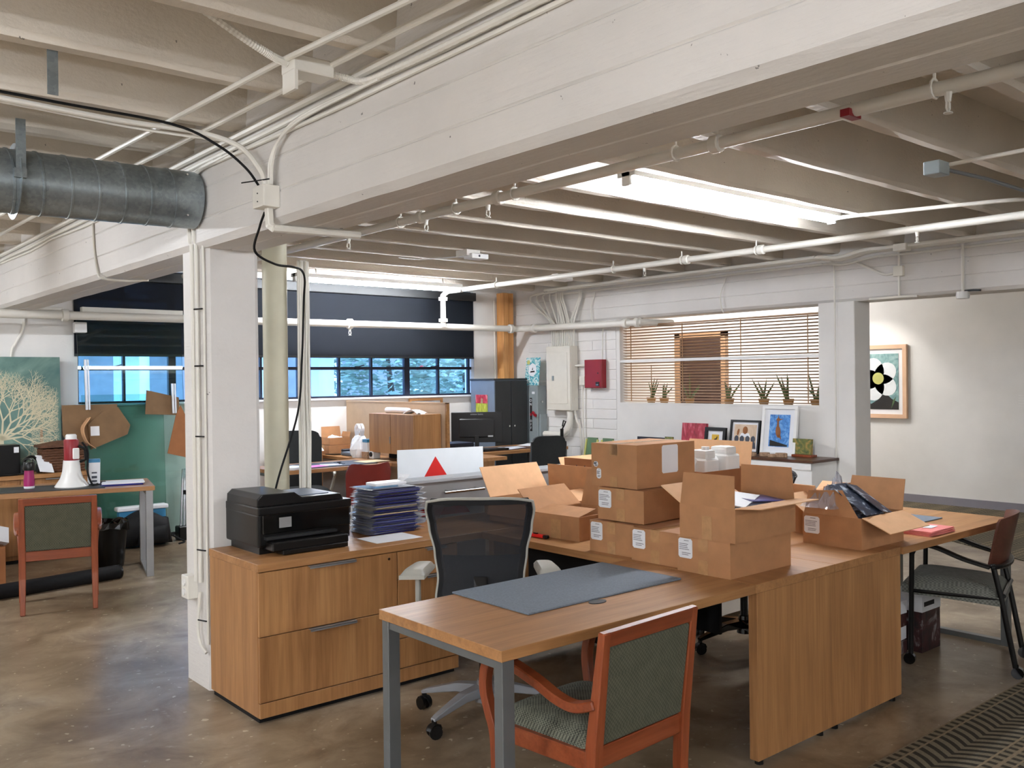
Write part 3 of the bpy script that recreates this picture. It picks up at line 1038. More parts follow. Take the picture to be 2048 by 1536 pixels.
# conduits along the top of the right beam
for i, (dx, dz, r, lab) in enumerate(((-0.15, 2.70, 0.018, 'outermost of the white conduits along the right beam'), (-0.10, 2.698, 0.018, 'second white conduit from the right beam'),
                                      (-0.05, 2.695, 0.018, 'white conduit touching the top of the right beam'), (-0.02, 2.645, 0.012, 'thin white conduit under the bundle on the right beam'))):
    x = 8.0 + dx
    jog = smooth_path([(x, 8.6, dz), (x, 5.2, dz), (x, 4.75, dz), (x, 4.55, dz - 0.025), (x, 4.25, dz + 0.015), (x, 3.9, dz + 0.01), (x, 2.0, dz + 0.01), (x, -1.0, dz + 0.01)])
    run('conduit', lab, 'conduit', jog, r, n=8, group='conduits on the right beam')
jb = thing('junction_box', 'white box on the conduit bundle along the right beam', 'junction box', (7.86, 3.95, 2.68))
B((7.80, 3.86, 2.665), (7.90, 3.98, 2.728)).build('box', 'pipe_paint', jb, bevel=0.005)
jb = thing('junction_box', 'pale grey square box with conduits on the beam over the passage', 'junction box', (7.98, 4.02, 2.46))
B((7.955, 3.97, 2.46), (8.0, 4.06, 2.55)).build('cover', 'panel_beige', jb, bevel=0.003)
MB().tube([(7.98, 4.015, 2.55), (7.98, 4.015, 2.68)], 0.011, 8).build('conduit', 'pipe_paint', jb)
MB().tube([(7.98, 4.015, 2.46), (7.98, 4.015, 2.285)], 0.011, 8).build('conduit', 'pipe_paint', jb)
MB().tube(smooth_path([(7.98, 4.06, 2.49), (7.98, 4.16, 2.49), (7.98, 4.30, 2.56), (7.98, 4.42, 2.62)]), 0.011, 8).build('conduit', 'pipe_paint', jb)
MB().bar([(7.99, 4.3, 2.275), (7.99, 4.0, 2.275), (7.99, 3.85, 2.27)], 0.03, 0.018).build('raceway', 'pipe_paint', jb)
em = thing('passage_sensor', 'white round sensor on a conduit hanging from the beam over the passage', 'light', (7.97, 3.45, 2.2))  # sensor housing under the beam, gives no light
MB().lathe([(0.05, 2.215), (0.055, 2.235), (0.05, 2.275)], 16, Matrix.Translation((7.965, 3.45, 0))).build('housing', 'white_plastic', em, smooth=True)
MB().tube([(7.97, 3.45, 2.27), (7.97, 3.45, 2.68)], 0.014, 8).build('conduit', 'pipe_paint', em)
MB().bar([(7.97, 3.43, 2.28), (7.96, 3.36, 2.28), (7.95, 3.30, 2.275)], 0.03, 0.015).build('arm', 'dark_metal', em)
run('conduit', 'thin conduit running down the right wall beside the passage', 'conduit', smooth_path([(7.985, 4.75, 2.64), (7.985, 4.67, 2.63), (7.985, 4.655, 2.56), (7.985, 4.652, 2.0), (7.985, 4.652, 0.3)]), 0.008, n=6)
# conduit and small box among the ribs, right
jb = thing('junction_box', 'grey painted box under a rib at upper right', 'junction box', (5.15, 2.26, 2.66))
B((4.93, 2.25, 2.655), (5.05, 2.34, 2.728)).build('box', 'switch_grey', jb, bevel=0.004)
MB().tube([(5.05, 2.29, 2.70), (5.6, 2.28, 2.715), (6.6, 2.28, 2.715)], 0.012, 8).build('conduit', 'grey_metal', jb)
MB().tube([(5.05, 2.27, 2.715), (5.0, 1.2, 2.715), (4.95, -1.0, 2.715)], 0.011, 8).build('conduit', 'pipe_paint', jb)
run('conduit', 'white conduit feeding the strip light from the right', 'conduit', smooth_path([(6.05, 3.56, 2.70), (6.1, 3.45, 2.715), (6.2, 3.2, 2.72), (6.4, 2.55, 2.72), (6.52, 2.38, 2.72)]), 0.014, n=8)
# projector-like access point under the ribs with its cable
ap = thing('wireless_box', 'small white box hung under the ribs with a loose cable', 'device', (5.08, 6.5, 2.66))
B((4.98, 6.40, 2.655), (5.17, 6.53, 2.70)).build('housing', 'white_plastic', ap, bevel=0.006)
MB().tube([(5.06, 6.40, 2.677), (5.06, 6.396, 2.677)], 0.01, 10).build('indicator', 'ink', ap)
B((4.95, 6.44, 2.68), (5.1, 6.60, 2.735)).build('bracket', 'pipe_paint', ap)
MB().tube(smooth_path([(4.98, 6.5, 2.68), (4.95, 6.75, 2.69), (4.85, 7.05, 2.70), (4.7, 7.15, 2.715)]), 0.006, 6).build('cable', 'white_plastic', ap)
ap = thing('smoke_detector', 'white boxy detector under the ribs above the electrical panel', 'device', (7.0, 7.4, 2.66))
B((6.92, 7.32, 2.66), (7.12, 7.46, 2.70)).build('housing', 'white_plastic', ap, bevel=0.01)
B((6.90, 7.34, 2.70), (7.10, 7.44, 2.732)).build('mount', 'pipe_paint', ap)

# ================================================================== RIGHT WALL
po = thing('timber_post', 'raw pine post of two boards standing in the window corner', 'post', (7.84, 9.36, 0))
B((7.745, 9.30, 0), (7.835, 9.44, 2.72)).build('board', 'pine_z', po, bevel=0.004)
B((7.845, 9.31, 0), (7.93, 9.44, 2.72)).build('board', 'pine_z', po, bevel=0.004)
run('conduit', 'thin white conduit on the pier between the window and the pine post', 'conduit', [(7.70, 9.43, 1.5), (7.70, 9.43, 2.1), (7.69, 9.43, 2.62)], 0.008, n=6)
# electrical panel with its bundle of conduits
ep = thing('electrical_panel', 'off-white electrical panel hung on the painted brick wall', 'electrical panel', (7.9, 8.36, 1.18))
B((7.862, 8.146, 1.175), (7.985, 8.59, 1.98)).build('cabinet', 'panel_beige', ep, bevel=0.006)
B((7.852, 8.152, 1.18), (7.863, 8.585, 1.975)).build('front_plate', 'panel_beige', ep, bevel=0.003)
B((7.846, 8.20, 1.26), (7.853, 8.545, 1.90)).build('door', 'panel_beige', ep, bevel=0.002)
B((7.838, 8.44, 1.55), (7.847, 8.47, 1.61)).build('latch', 'switch_grey', ep)
MB().tube([(7.93, 8.146, 1.32), (7.93, 8.142, 1.32)], 0.02, 12).build('knockout', 'panel_beige', ep)
rb = random.Random(3)
for k in range(13):
    y = 8.165 + k * 0.0335
    if k < 3:
        y2 = y - 0.12 - 0.02 * k
    elif k < 8:
        y2 = y + 0.10
    else:
        y2 = y + 0.05 + (k - 8) * 0.09
    zb = 2.28 + rb.uniform(-0.03, 0.08)
    top = [(7.94, y, zb), (7.945, (y + y2) / 2, (zb + 2.55) / 2 + 0.02), (7.945, y2, 2.58), (7.945, y2, 2.66)]
    if k >= 10:
        top = [(7.94, y, 2.26), (7.945, y + 0.10, 2.36), (7.945, y2 - 0.03, 2.55), (7.94, y2, 2.62), (7.92, y2 - 0.06, 2.66), (7.92, y2 - 0.3, 2.68)]
    MB().tube([(7.94, y, 1.975)] + smooth_path(top, 4), 0.0095 if k % 3 else 0.012, 8).build('conduit', 'pipe_paint', ep, smooth=True)
MB().tube(smooth_path([(7.92, 8.24, 1.18), (7.92, 8.23, 1.08), (7.92, 8.26, 0.96), (7.92, 8.36, 0.88), (7.92, 8.52, 0.865), (7.92, 8.72, 0.865)]), 0.04, 12).build('large_conduit', 'pipe_paint', ep, smooth=True)
MB().tube(smooth_path([(7.93, 8.16, 1.18), (7.93, 8.12, 1.05), (7.95, 8.08, 0.9), (7.96, 8.07, 0.3)]), 0.014, 8).build('conduit', 'pipe_paint', ep, smooth=True)
# disconnect switch
ds = thing('disconnect_switch', 'grey safety switch box standing beside the off-white panel', 'switch box', (7.9, 8.85, 0.4))
B((7.83, 8.735, 0.42), (7.984, 8.97, 1.49)).build('enclosure', 'switch_grey', ds, bevel=0.006)
B((7.824, 8.742, 0.44), (7.832, 8.963, 1.47)).build('door', 'switch_grey', ds, bevel=0.002)
B((7.85, 8.70, 0.7), (7.96, 8.737, 1.12)).build('side_gutter', 'switch_grey', ds, bevel=0.004)
B((7.820, 8.835, 0.90), (7.825, 8.875, 1.33)).build('label_plate', 'ink_black', ds)
mt = Matrix.Translation((7.819, 8.855, 0)) @ Matrix.Rotation(-PI / 2, 4, 'Z') @ Matrix.Rotation(PI / 2, 4, 'X')
for i, ch in enumerate('ON'):
    text('lettering', ch, 'paper', ds, Matrix.Translation((0, 0, 1.295 - i * 0.05)) @ mt, 0.05)
for i, ch in enumerate('OFF'):
    text('lettering', ch, 'paper', ds, Matrix.Translation((0, 0, 1.03 - i * 0.045)) @ mt, 0.045)
B((7.818, 8.84, 1.10), (7.824, 8.872, 1.13)).build('red_marker', 'red_paint', ds)
B((7.818, 8.78, 1.38), (7.825, 8.83, 1.41)).build('paper_tag', 'paper', ds)
MB().bar([(7.80, 8.80, 1.15), (7.795, 8.765, 1.12), (7.80, 8.73, 1.10)], 0.02, 0.03).build('lever', 'red_paint', ds)
for z in (0.95, 1.28):
    MB().tube([(7.9, 8.737, z), (7.9, 8.72, z)], 0.014, 8).build('latch', 'chrome', ds)
# fire alarm box
fb = thing('fire_alarm_box', 'dark red metal alarm box on the painted brick wall', 'alarm box', (7.94, 7.81, 1.456))
B((7.905, 7.66, 1.456), (7.985, 7.955, 1.80)).build('box', 'red_paint', fb, bevel=0.004)
B((7.899, 7.668, 1.464), (7.906, 7.947, 1.792)).build('door', 'red_paint', fb, bevel=0.002)
B((7.893, 7.70, 1.478), (7.90, 7.755, 1.53)).build('label_plate', 'ink_black', fb)
B((7.890, 7.708, 1.487), (7.894, 7.748, 1.505)).build('lock', 'chrome', fb)
MB().tube([(7.90, 7.72, 1.635), (7.895, 7.72, 1.635)], 0.009, 8).build('keyhole', 'ink_black', fb)
MB().tube([(7.95, 7.69, 1.80), (7.955, 7.69, 2.0), (7.96, 7.685, 2.26)], 0.009, 6).build('conduit', 'pipe_paint', fb)
MB().tube([(7.94, 7.955, 1.735), (7.94, 8.07, 1.735), (7.94, 8.146, 1.73)], 0.014, 8).build('conduit', 'pipe_paint', fb)
jb = thing('junction_box', 'small beige box between the red alarm box and the panel', 'junction box', (7.95, 8.0, 1.5))
B((7.915, 7.965, 1.49), (7.985, 8.06, 1.60)).build('cover', 'panel_beige', jb, bevel=0.003)
MB().tube([(7.95, 8.03, 1.49), (7.95, 8.035, 1.1), (7.955, 8.035, 0.3)], 0.011, 8).build('conduit', 'pipe_paint', jb)
for k, (y, lab) in enumerate(((7.88, 'thin cable looping down the right beam above the alarm box'), (5.95, 'thin cable looping from the right beam over the blinds'))):
    run('loose_cable', lab, 'cable', smooth_path([(7.985, y - .05, 2.62), (7.98, y + 0.02, 2.45), (7.97, y, 2.30), (7.96, y - .03, 2.25)]), 0.006, n=6)


# ------------------------------------------------------------------ pictures
def pic_matrix(face, loc, lean=0.0):
    rz = {'-x': -PI / 2, '-y': 0.0}[face] if isinstance(face, str) else face
    return TRS(loc, rz, -lean)


def framed(name, label, face, loc, w, h, depth=0.02, border=0.02, frame='black_plastic', matw=0.0, art='art_red', lean=0.0, cat='picture', group=None):
    """Local frame: x right, z up, y into the wall; origin bottom centre of the front."""
    m = pic_matrix(face, loc, lean)
    t = thing(name, label, cat, loc, 0, group)
    if border:
        f = MB()
        f.box((-w / 2, 0, 0), (-w / 2 + border, depth, h), m).box((w / 2 - border, 0, 0), (w / 2, depth, h), m)
        f.box((-w / 2 + border, 0, 0), (w / 2 - border, depth, border), m).box((-w / 2 + border, 0, h - border), (w / 2 - border, depth, h), m)
        f.build('frame', frame, t)
        B((-w / 2 + border, depth * 0.6, border), (w / 2 - border, depth, h - border), m).build('mount_board' if matw else 'picture', 'paper' if matw else art, t)
    if matw or not border:
        b = border + matw
        B((-w / 2 + b, depth * 0.5 if border else 0, b), (w / 2 - b, depth * 0.62 if border else depth, h - b), m).build('picture', art, t)
    t_m = m @ Matrix.Translation((0, (depth * 0.5 if border else 0) - 0.0005, 0)) @ Matrix.Rotation(PI / 2, 4, 'X')
    return t, t_m


def flat(t, m, polys, name, mat, th=0.0012):
    b = MB()
    for p in polys:
        b.prism(p, 0, th, m)
    return b.build(name, mat, t)


def ell(cx, cy, rx, ry, n=16, rot=0.0):
    return [(cx + rx * math.cos(a) * math.cos(rot) - ry * math.sin(a) * math.sin(rot), cy + rx * math.cos(a) * math.sin(rot) + ry * math.sin(a) * math.cos(rot)) for a in [2 * PI * k / n for k in range(n)]]


# corridor photograph
t, m = framed('framed_photograph', 'large framed photograph of a white flower on the corridor wall', '-x', (11.0, 5.87, 1.03), 0.83, 0.92, 0.045, 0.05, 'frame_wood', 0.06, 'art_flower_bg')
flat(t, m, [[(-0.3, 0.11), (0.305, 0.11), (0.305, 0.20), (0.22, 0.24), (0.12, 0.33), (0.05, 0.24), (-0.05, 0.18), (-0.3, 0.16)]], 'dark_ground', 'ink_black', 0.001)
pet = []
for k in range(5):
    a = -0.62 + 2 * PI * k / 5
    pet.append(ell(0.03 + 0.125 * math.cos(a), 0.49 + 0.125 * math.sin(a), 0.155, 0.125, 18, a))
flat(t, m, pet, 'petals', 'white_board', 0.0016)
flat(t, m, [ell(0.04, 0.5, 0.075, 0.075)], 'flower_centre', 'yellow_strap', 0.0022)
flat(t, m, [[(0.21, 0.12), (0.25, 0.2), (0.27, 0.27), (0.23, 0.22)]], 'leaf', 'green_steel', 0.0018)
tp = thing('tape_marks', 'strips of clear tape left on the corridor wall', 'tape', (11.049, 4.13, 1.2))
for k in range(5):
    B((11.047, 4.08, 1.20 + k * 0.03), (11.049, 4.18, 1.207 + k * 0.03)).build('tape_strip', 'white_plastic', tp)
# low white bookcase under the blinds with leaning pictures
bk = thing('low_bookcase', 'low white bookcase with a dark wood top below the blinds', 'bookcase', (7.76, 5.8, 0))
B((7.52, 4.62, 0.765), (7.985, 7.0, 0.79)).build('top', 'walnut_x', bk, bevel=0.003)
B((7.54, 4.66, 0.0), (7.97, 6.96, 0.765)).build('body', 'white_plastic', bk)
B((7.54, 4.64, 0.0), (7.98, 4.66, 0.765)).build('side_panel', 'white_plastic', bk)
B((7.54, 6.96, 0.0), (7.98, 6.98, 0.765)).build('side_panel', 'white_plastic', bk)
B((7.53, 4.64, 0.70), (7.545, 6.98, 0.76)).build('fascia', 'white_plastic', bk)
G = 'pictures leaning on the low bookcase'
framed('canvas_painting', 'red and pink abstract canvas leaning on the low bookcase', '-x', (7.90, 6.30, 0.791), 0.33, 0.285, 0.03, 0, 'ink_black', 0, 'art_red', 0.12, group=G)
t, m = framed('framed_picture', 'black framed small yellow bird picture beside the red canvas', '-x', (7.87, 6.0, 0.791), 0.27, 0.25, 0.03, 0.035, 'black_plastic', 0.055, 'paper', 0.14, group=G)
B((-0.045, 0.012, 0.085), (0.045, 0.015, 0.175), pic_matrix('-x', (7.87, 6.0, 0.791), 0.14)).build('picture', 'art_yellow', t)
flat(t, m, [ell(0, 0.12, 0.022, 0.010, 12, 0.6), [(-0.04, 0.095), (-0.01, 0.115), (-0.012, 0.105)], [(0.012, 0.13), (0.022, 0.155), (0.028, 0.152), (0.02, 0.125)]], 'bird', 'ink_black', 0.007)
t, m = framed('framed_picture', 'sepia group portrait in a black frame leaning on the bookcase', '-x', (7.85, 5.62, 0.791), 0.36, 0.34, 0.03, 0.02, 'black_plastic', 0.025, 'art_sepia', 0.16, group=G)
flat(t, m, [ell(-0.1 + 0.067 * k, 0.145, 0.026, 0.034) for k in range(4)] + [[(-0.13 + 0.067 * k - 0.01, 0.05), (-0.13 + 0.067 * k + 0.07, 0.05), (-0.13 + 0.067 * k + 0.055, 0.115), (-0.13 + 0.067 * k + 0.005, 0.115)] for k in range(4)], 'front_figures', 'ink', 0.002)
flat(t, m, [ell(0, 0.235, 0.03, 0.04), ell(-0.085, 0.215, 0.013, 0.035, 10, -0.2)], 'raised_hand_figure', 'card_dark', 0.002)
flat(t, m, [[(-0.07, 0.165), (0.07, 0.165), (0.045, 0.205), (-0.045, 0.205)]], 'shirt', 'paper', 0.0014)
t, m = framed('framed_picture', 'white framed painting of a brown bird on blue', '-x', (7.84, 5.21, 0.791), 0.40, 0.49, 0.03, 0.03, 'white_plastic', 0.055, 'art_blue', 0.14, group=G)
flat(t, m, [[(-0.1, 0.09), (0.1, 0.09), (0.1, 0.105), (-0.1, 0.15)]], 'dark_bank', 'ink_black', 0.0015)
flat(t, m, [ell(-0.012, 0.235, 0.028, 0.062, 16, 0.15), [(-0.03, 0.28), (-0.005, 0.28), (-0.012, 0.35), (-0.028, 0.35)], ell(-0.018, 0.355, 0.02, 0.016), [(0, 0.35), (0.04, 0.362), (0, 0.364)], [(-0.02, 0.2), (0.03, 0.155), (0.012, 0.21)], [(-0.025, 0.37), (-0.018, 0.40), (-0.012, 0.37)]], 'bird', 'card_dark', 0.002)
framed('canvas_painting', 'small green and ochre canvas on a wood block by the blue bird', '-x', (7.85, 4.94, 0.815), 0.2, 0.15, 0.035, 0, 'ink_black', 0, 'art_green', 0.08, group=G)
wbk = B((7.80, 4.80, 0.791), (7.90, 5.02, 0.814)).build('wood_block', 'cherry_x', bevel=0.003)
tag(wbk, 'small reddish wood block under the green and ochre canvas', 'block')
framed('framed_picture', 'dark blue frame at the far end of the low bookcase', '-x', (7.88, 6.86, 0.791), 0.46, 0.11, 0.03, 0.025, 'window_steel', 0, 'slate_side', 0.10, group=G)
t, m = framed('canvas_painting', 'tiny gold and green canvas beside the red canvas', '-x', (7.80, 6.56, 0.791), 0.11, 0.13, 0.02, 0, 'ink_black', 0, 'art_green', 0.1, group=G)
for k in range(9):
    y = 5.86 - 0.105 * k + rnd.uniform(-.02, .02)
    x = 7.62 + rnd.uniform(-0.03, 0.05)
    n = 14
    s = rnd.uniform(0.05, 0.075)
    r4 = random.Random(k)
    o = MB().prism([(x + s * 0.8 * (1 + r4.uniform(-.2, .2)) * math.cos(2 * PI * i / n), y + s * (1 + r4.uniform(-.2, .2)) * math.sin(2 * PI * i / n)) for i in range(n)], 0.791, 0.791 + rnd.uniform(0.025, 0.045)).build('wood_slice', 'clay', bevel=0.004)
    tag(o, 'rough brown wood slice lying along the front of the low bookcase', 'wood slice', 'wood slices on the low bookcase')
# child's drawing on the switch box
t, m = framed('childs_drawing', 'bright blue and green drawing propped on the grey switch box', '-x', (7.84, 8.86, 1.492), 0.27, 0.36, 0.006, 0, 'paper', 0, 'art_child', 0.1)
flat(t, m, [ell(0.0, 0.2, 0.075, 0.085)], 'white_circle', 'paper')
flat(t, m, [ell(-0.085, 0.3, 0.03, 0.03)], 'sun', 'yellow_strap')
flat(t, m, [[(-0.045, 0.165), (0.05, 0.17), (0.04, 0.19), (-0.03, 0.185)], [(-0.012, 0.2), (0.012, 0.2), (0.004, 0.235)]], 'boat', 'ink_black', 0.002)
# ------------------------------------------------------------------ blinds and plants
win2 = struct(B((8.0, 4.835, 1.755), (8.05, 7.465, 1.785)).build('window_2', 'white_plastic'))
f2 = MB()
f2.box((7.995, 4.83, 1.265), (8.05, 7.47, 1.285))
f2.box((7.995, 7.448, 1.285), (8.05, 7.47, 2.27))
f2.build('window_frame', 'wall_paint', win2)
B((8.12, 4.835, 1.285), (8.14, 4.845, 2.27)).build('window_frame', 'wall_paint', win2)
for nm, z0, z1 in (('upper slatted wood blind in the right wall opening', 1.80, 2.165), ('lower slatted wood blind in the right wall opening', 1.300, 1.745)):
    t = thing('slatted_blind', nm, 'blind', (8.085, 6.15, z0), 0, 'slatted wood blinds')
    n = int((z1 - z0) / 0.0305)
    base = MB().box((-0.024, -1.305, -0.0014), (0.024, 1.305, 0.0014), Matrix.Rotation(0.2, 4, 'Y'))
    o = base
    pr0 = None
    for k in range(n + 1):
        z = z0 + k * (z1 - z0) / n
        if pr0 is None:
            pr0 = B((0, 0, 0), (0.1, 0.1, 0.1)).build('slat', 'slat_wood', t)
            me = bpy.data.meshes.new('slat')
            me.from_pydata([tuple(v) for v in base.v], [], base.f)
            me.materials.append(M['slat_wood'])
            pr0.data = me
            ob = pr0
        else:
            ob = dup(pr0, t)
        ob.location = (0, 0, z - z0)
    for y in (7.33, 6.56, 5.78, 4.99):
        MB().tube([(8.06, y, z0), (8.06, y, z1 + 0.01)], 0.006, 5).build('ladder_cord', 'slat_wood', t)
    B((8.06, 4.845, z1 + 0.012), (8.11, 7.455, z1 + 0.03)).build('head_rail', 'slat_wood', t)
MB().tube([(8.04, 7.0, 1.72), (8.04, 7.0, 1.36)], 0.005, 6).build('tilt_wand', 'slat_wood', t)
sh = B((8.145, 4.7, 1.235), (8.62, 7.6, 1.262)).build('plant_shelf', 'wall_paint')
tag(sh, 'white shelf holding the spiky potted plants behind the blinds', 'shelf')
for k, (y, n, h, lab) in enumerate(((7.30, 5, 0.24, 'spiky potted plant behind the blinds nearest the brick wall'), (7.10, 5, 0.20, 'second spiky potted plant from the brick wall behind the blinds'),
                                   (6.72, 4, 0.30, 'spiky potted plant in front of the dark door, behind the blinds'), (6.17, 6, 0.22, 'broad spiky plant just right of the dark door behind the blinds'),
                                   (5.72, 6, 0.22, 'spiky potted plant in the right half of the blinds, left of three'), (5.42, 6, 0.30, 'spiky potted plant in the right half of the blinds, middle of three'),
                                   (5.10, 6, 0.28, 'spiky potted plant nearest the right edge of the blinds'))):
    t = thing('snake_plant', lab, 'plant', (8.38, y, 1.262), 0, 'spiky plants on the shelf behind the blinds')
    MB().lathe([(0.04, 1.262), (0.052, 1.30), (0.058, 1.335), (0.05, 1.335)], 12, Matrix.Translation((8.38, y, 0))).build('pot', 'terracotta', t, smooth=True)
    r5 = random.Random(20 + k)
    for j in range(n):
        a = r5.uniform(0, 6.28)
        tip = Vector((8.38 + 0.08 * math.cos(a), y + r5.uniform(-0.13, 0.13), 1.33 + h * r5.uniform(0.45, 1.0)))
        b0 = Vector((8.38 + 0.02 * math.cos(a), y + 0.02 * math.sin(a), 1.32))
        MB().bar([b0, b0.lerp(tip, 0.4) + Vector((0, 0, 0.01)), b0.lerp(tip, 0.8), tip], [0.018, 0.022, 0.013, 0.002], [0.006, 0.006, 0.004, 0.002], (1, 0, 0)).build('leaf', 'leaf_green', t)
# dark steel storage cabinet
sc_ = thing('storage_cabinet', 'tall charcoal steel cabinet in the window corner', 'cabinet', (7.52, 9.15, 0))
B((7.255, 8.905, 0.0), (7.79, 9.39, 1.565)).build('body', 'slate_side', sc_, bevel=0.004)  # body coloured paler than the doors, painting in light on its side
B((7.245, 8.895, 1.562), (7.80, 9.395, 1.585)).build('top', 'charcoal_cabinet', sc_, bevel=0.003)
B((7.258, 8.890, 0.06), (7.516, 8.906, 1.555)).build('door', 'charcoal_cabinet', sc_, bevel=0.003)
B((7.526, 8.890, 0.06), (7.788, 8.906, 1.555)).build('door', 'charcoal_cabinet', sc_, bevel=0.003)
B((7.25, 8.892, 0.0), (7.79, 8.91, 0.055)).build('plinth', 'charcoal_cabinet', sc_)
for x in (7.48, 7.565):
    MB().tube([(x, 8.89, 0.98), (x, 8.878, 0.98)], 0.012, 10).build('knob', 'chrome', sc_)
t, m = framed('postcard', 'small meadow picture stuck to the side of the charcoal cabinet', '-x', (7.25, 9.16, 1.13), 0.24, 0.25, 0.003, 0, 'paper', 0, 'art_meadow')
flat(t, m, [[(-0.12, 0.14), (0.12, 0.14), (0.12, 0.25), (-0.12, 0.25)]], 'red_roof_scene', 'art_red', 0.0014)
flat(t, m, [[(-0.02, 0.14), (0.03, 0.14), (0.03, 0.2), (0.0, 0.21)]], 'figure', 'clay', 0.002)
ck = thing('walking_stick', 'black stick with a ring handle standing by the brick wall', 'stick', (7.7, 8.15, 0))
MB().tube([(7.72, 8.15, 0), (7.7, 8.15, 0.75)], 0.012, 8).build('shaft', 'black_plastic', ck)
MB().tube([(7.7, 8.15, 0.73), (7.7, 8.15, 0.96)], 0.022, 8).build('grip', 'black_plastic', ck)
MB().tube([(7.7, 8.15, 0.95), (7.7, 8.11, 1.0), (7.7, 8.08, 1.05), (7.7, 8.12, 1.06), (7.7, 8.14, 0.99)], 0.009, 6).build('ring_handle', 'black_plastic', ck)
for k, (y, lab) in enumerate(((7.55, 'green folding chair stacked against the wall behind the carton, left one'), (7.30, 'green folding chair stacked against the wall behind the carton, right one'))):
    t = thing('folding_chair', lab, 'chair', (7.6, y, 0), 0, 'green folding chairs')
    for s in (-1, 1):
        MB().tube([(7.45, y + 0.09 * s, 0), (7.62, y + 0.09 * s, 0.86)], 0.014, 8).build('leg', 'yellow_strap', t)
        MB().tube([(7.66, y + 0.075 * s, 0), (7.56, y + 0.075 * s, 0.6)], 0.012, 8).build('leg', 'yellow_strap', t)
    MB().bar([(7.56, y, 0.55), (7.63, y, 0.88)], 0.165, 0.012, (1, 0, 0)).build('backrest', 'green_steel', t)
    MB().bar([(7.52, y, 0.25), (7.57, y, 0.52)], 0.165, 0.014, (1, 0, 0)).build('seat', 'green_steel', t)


# ================================================================== NEAR FURNITURE
T = 0.737


def o_leg(t, x, y0, y1, h, w=0.042, d=0.05, xin=1):
    """Closed steel leg frame in the y-z plane at x."""
    g = 'grey_metal'
    a, b = (x, x + d) if xin > 0 else (x - d, x)
    B((a, y0, 0.0), (b, y0 + w, h)).build('leg', g, t, bevel=0.002)
    B((a, y1 - w, 0.0), (b, y1, h)).build('leg', g, t, bevel=0.002)
    B((a + 0.004, y0 + w, h - 0.03), (b, y1 - w, h)).build('top_rail', g, t)
    B((a + 0.004, y0 + w, 0.0), (b, y1 - w, 0.03)).build('floor_rail', g, t)


def desk_top(t, a, b, z=T, th=0.036, grain='x'):
    o = B((a[0], a[1], z - th), (b[0], b[1], z)).build('top', 'wood_' + grain, t, bevel=0.0015)
    return o


# foreground desk
dk = thing('desk', 'wood-topped desk with grey steel legs in the foreground', 'desk', (2.44, 2.52, 0))
desk_top(dk, (1.782, 2.168), (3.105, 2.872))
o_leg(dk, 1.79, 2.175, 2.865, T - 0.036)
B((1.84, 2.48, T - 0.075), (3.1, 2.53, T - 0.037)).build('underframe', 'grey_metal', dk)
g = MB()
g.prism(ell(2.443, 2.403, 0.04, 0.026, 18), T, T + 0.003)
g.build('grommet', 'dark_metal', dk)
pd = B((2.123, 2.43, T + 0.0005), (2.965, 2.884, T + 0.008)).build('desk_pad', 'felt_grey', bevel=0.002)
tag(pd, 'long grey felt desk pad on the foreground desk', 'desk pad')
# back-to-back returns with the shared end panel
for nm, x0, x1, lab in (('desk_return', 3.107, 3.700, 'wood return top joining the foreground desk, piled with cartons'), ('desk_return', 3.704, 4.302, 'wood return top joining the right-hand desk, under the open carton')):
    t = thing(nm, lab, 'desk return', ((x0 + x1) / 2, 3.0, 0), 0, 'desk returns')
    B((x0, 2.168, T - 0.036), (x1, 3.940, T)).build('top', 'wood_y', t, bevel=0.0015)
    B((x0 + 0.27, 3.0, 0.20), (x0 + 0.288, 3.9, T - 0.037)).build('dark_panel', 'black_matte', t)  # black panel under the rear part of the return
    B((x0 + 0.02, 3.86, 0.03), (x1 - 0.02, 3.9, T - 0.037)).build('support_panel', 'wood_z', t)
ed = thing('end_panel', 'vertical wood end panel carrying the desk returns', 'panel', (3.7, 2.19, 0))
B((3.118, 2.170, 0.02), (4.300, 2.212, T - 0.037)).build('panel', 'wood_z', ed, bevel=0.0015)
for x in (3.15, 3.6, 3.72, 4.24):
    MB().tube([(x, 2.19, 0.0), (x, 2.19, 0.02)], 0.018, 8).build('foot', 'black_plastic', ed)
# right-hand desk
dk = thing('desk', 'wood-topped desk with grey steel leg at right by the wood-backed chair', 'desk', (4.95, 2.5, 0))
desk_top(dk, (4.306, 2.158), (5.62, 2.862))
o_leg(dk, 5.61, 2.17, 2.855, T - 0.036, xin=-1)
B((4.32, 2.48, T - 0.075), (5.56, 2.53, T - 0.037)).build('underframe', 'grey_metal', dk)
pd = B((4.66, 2.43, T + 0.0005), (5.32, 2.86, T + 0.007)).build('desk_pad', 'felt_grey', bevel=0.002)
tag(pd, 'grey felt desk pad partly under the flap of the open carton', 'desk pad')
# credenza worktop and the drawer units beneath
wt = thing('worktop', 'long wood worktop running behind the mesh chair under the printer', 'worktop', (2.75, 4.22, 0))
B((1.805, 3.943, T - 0.036), (3.700, 4.512, T)).build('top', 'wood_x', wt, bevel=0.0015)
wt = thing('worktop', 'wood worktop continuing right behind the cartons', 'worktop', (4.7, 4.22, 0))
B((3.704, 3.943, T - 0.036), (5.62, 4.512, T)).build('top', 'wood_x', wt, bevel=0.0015)


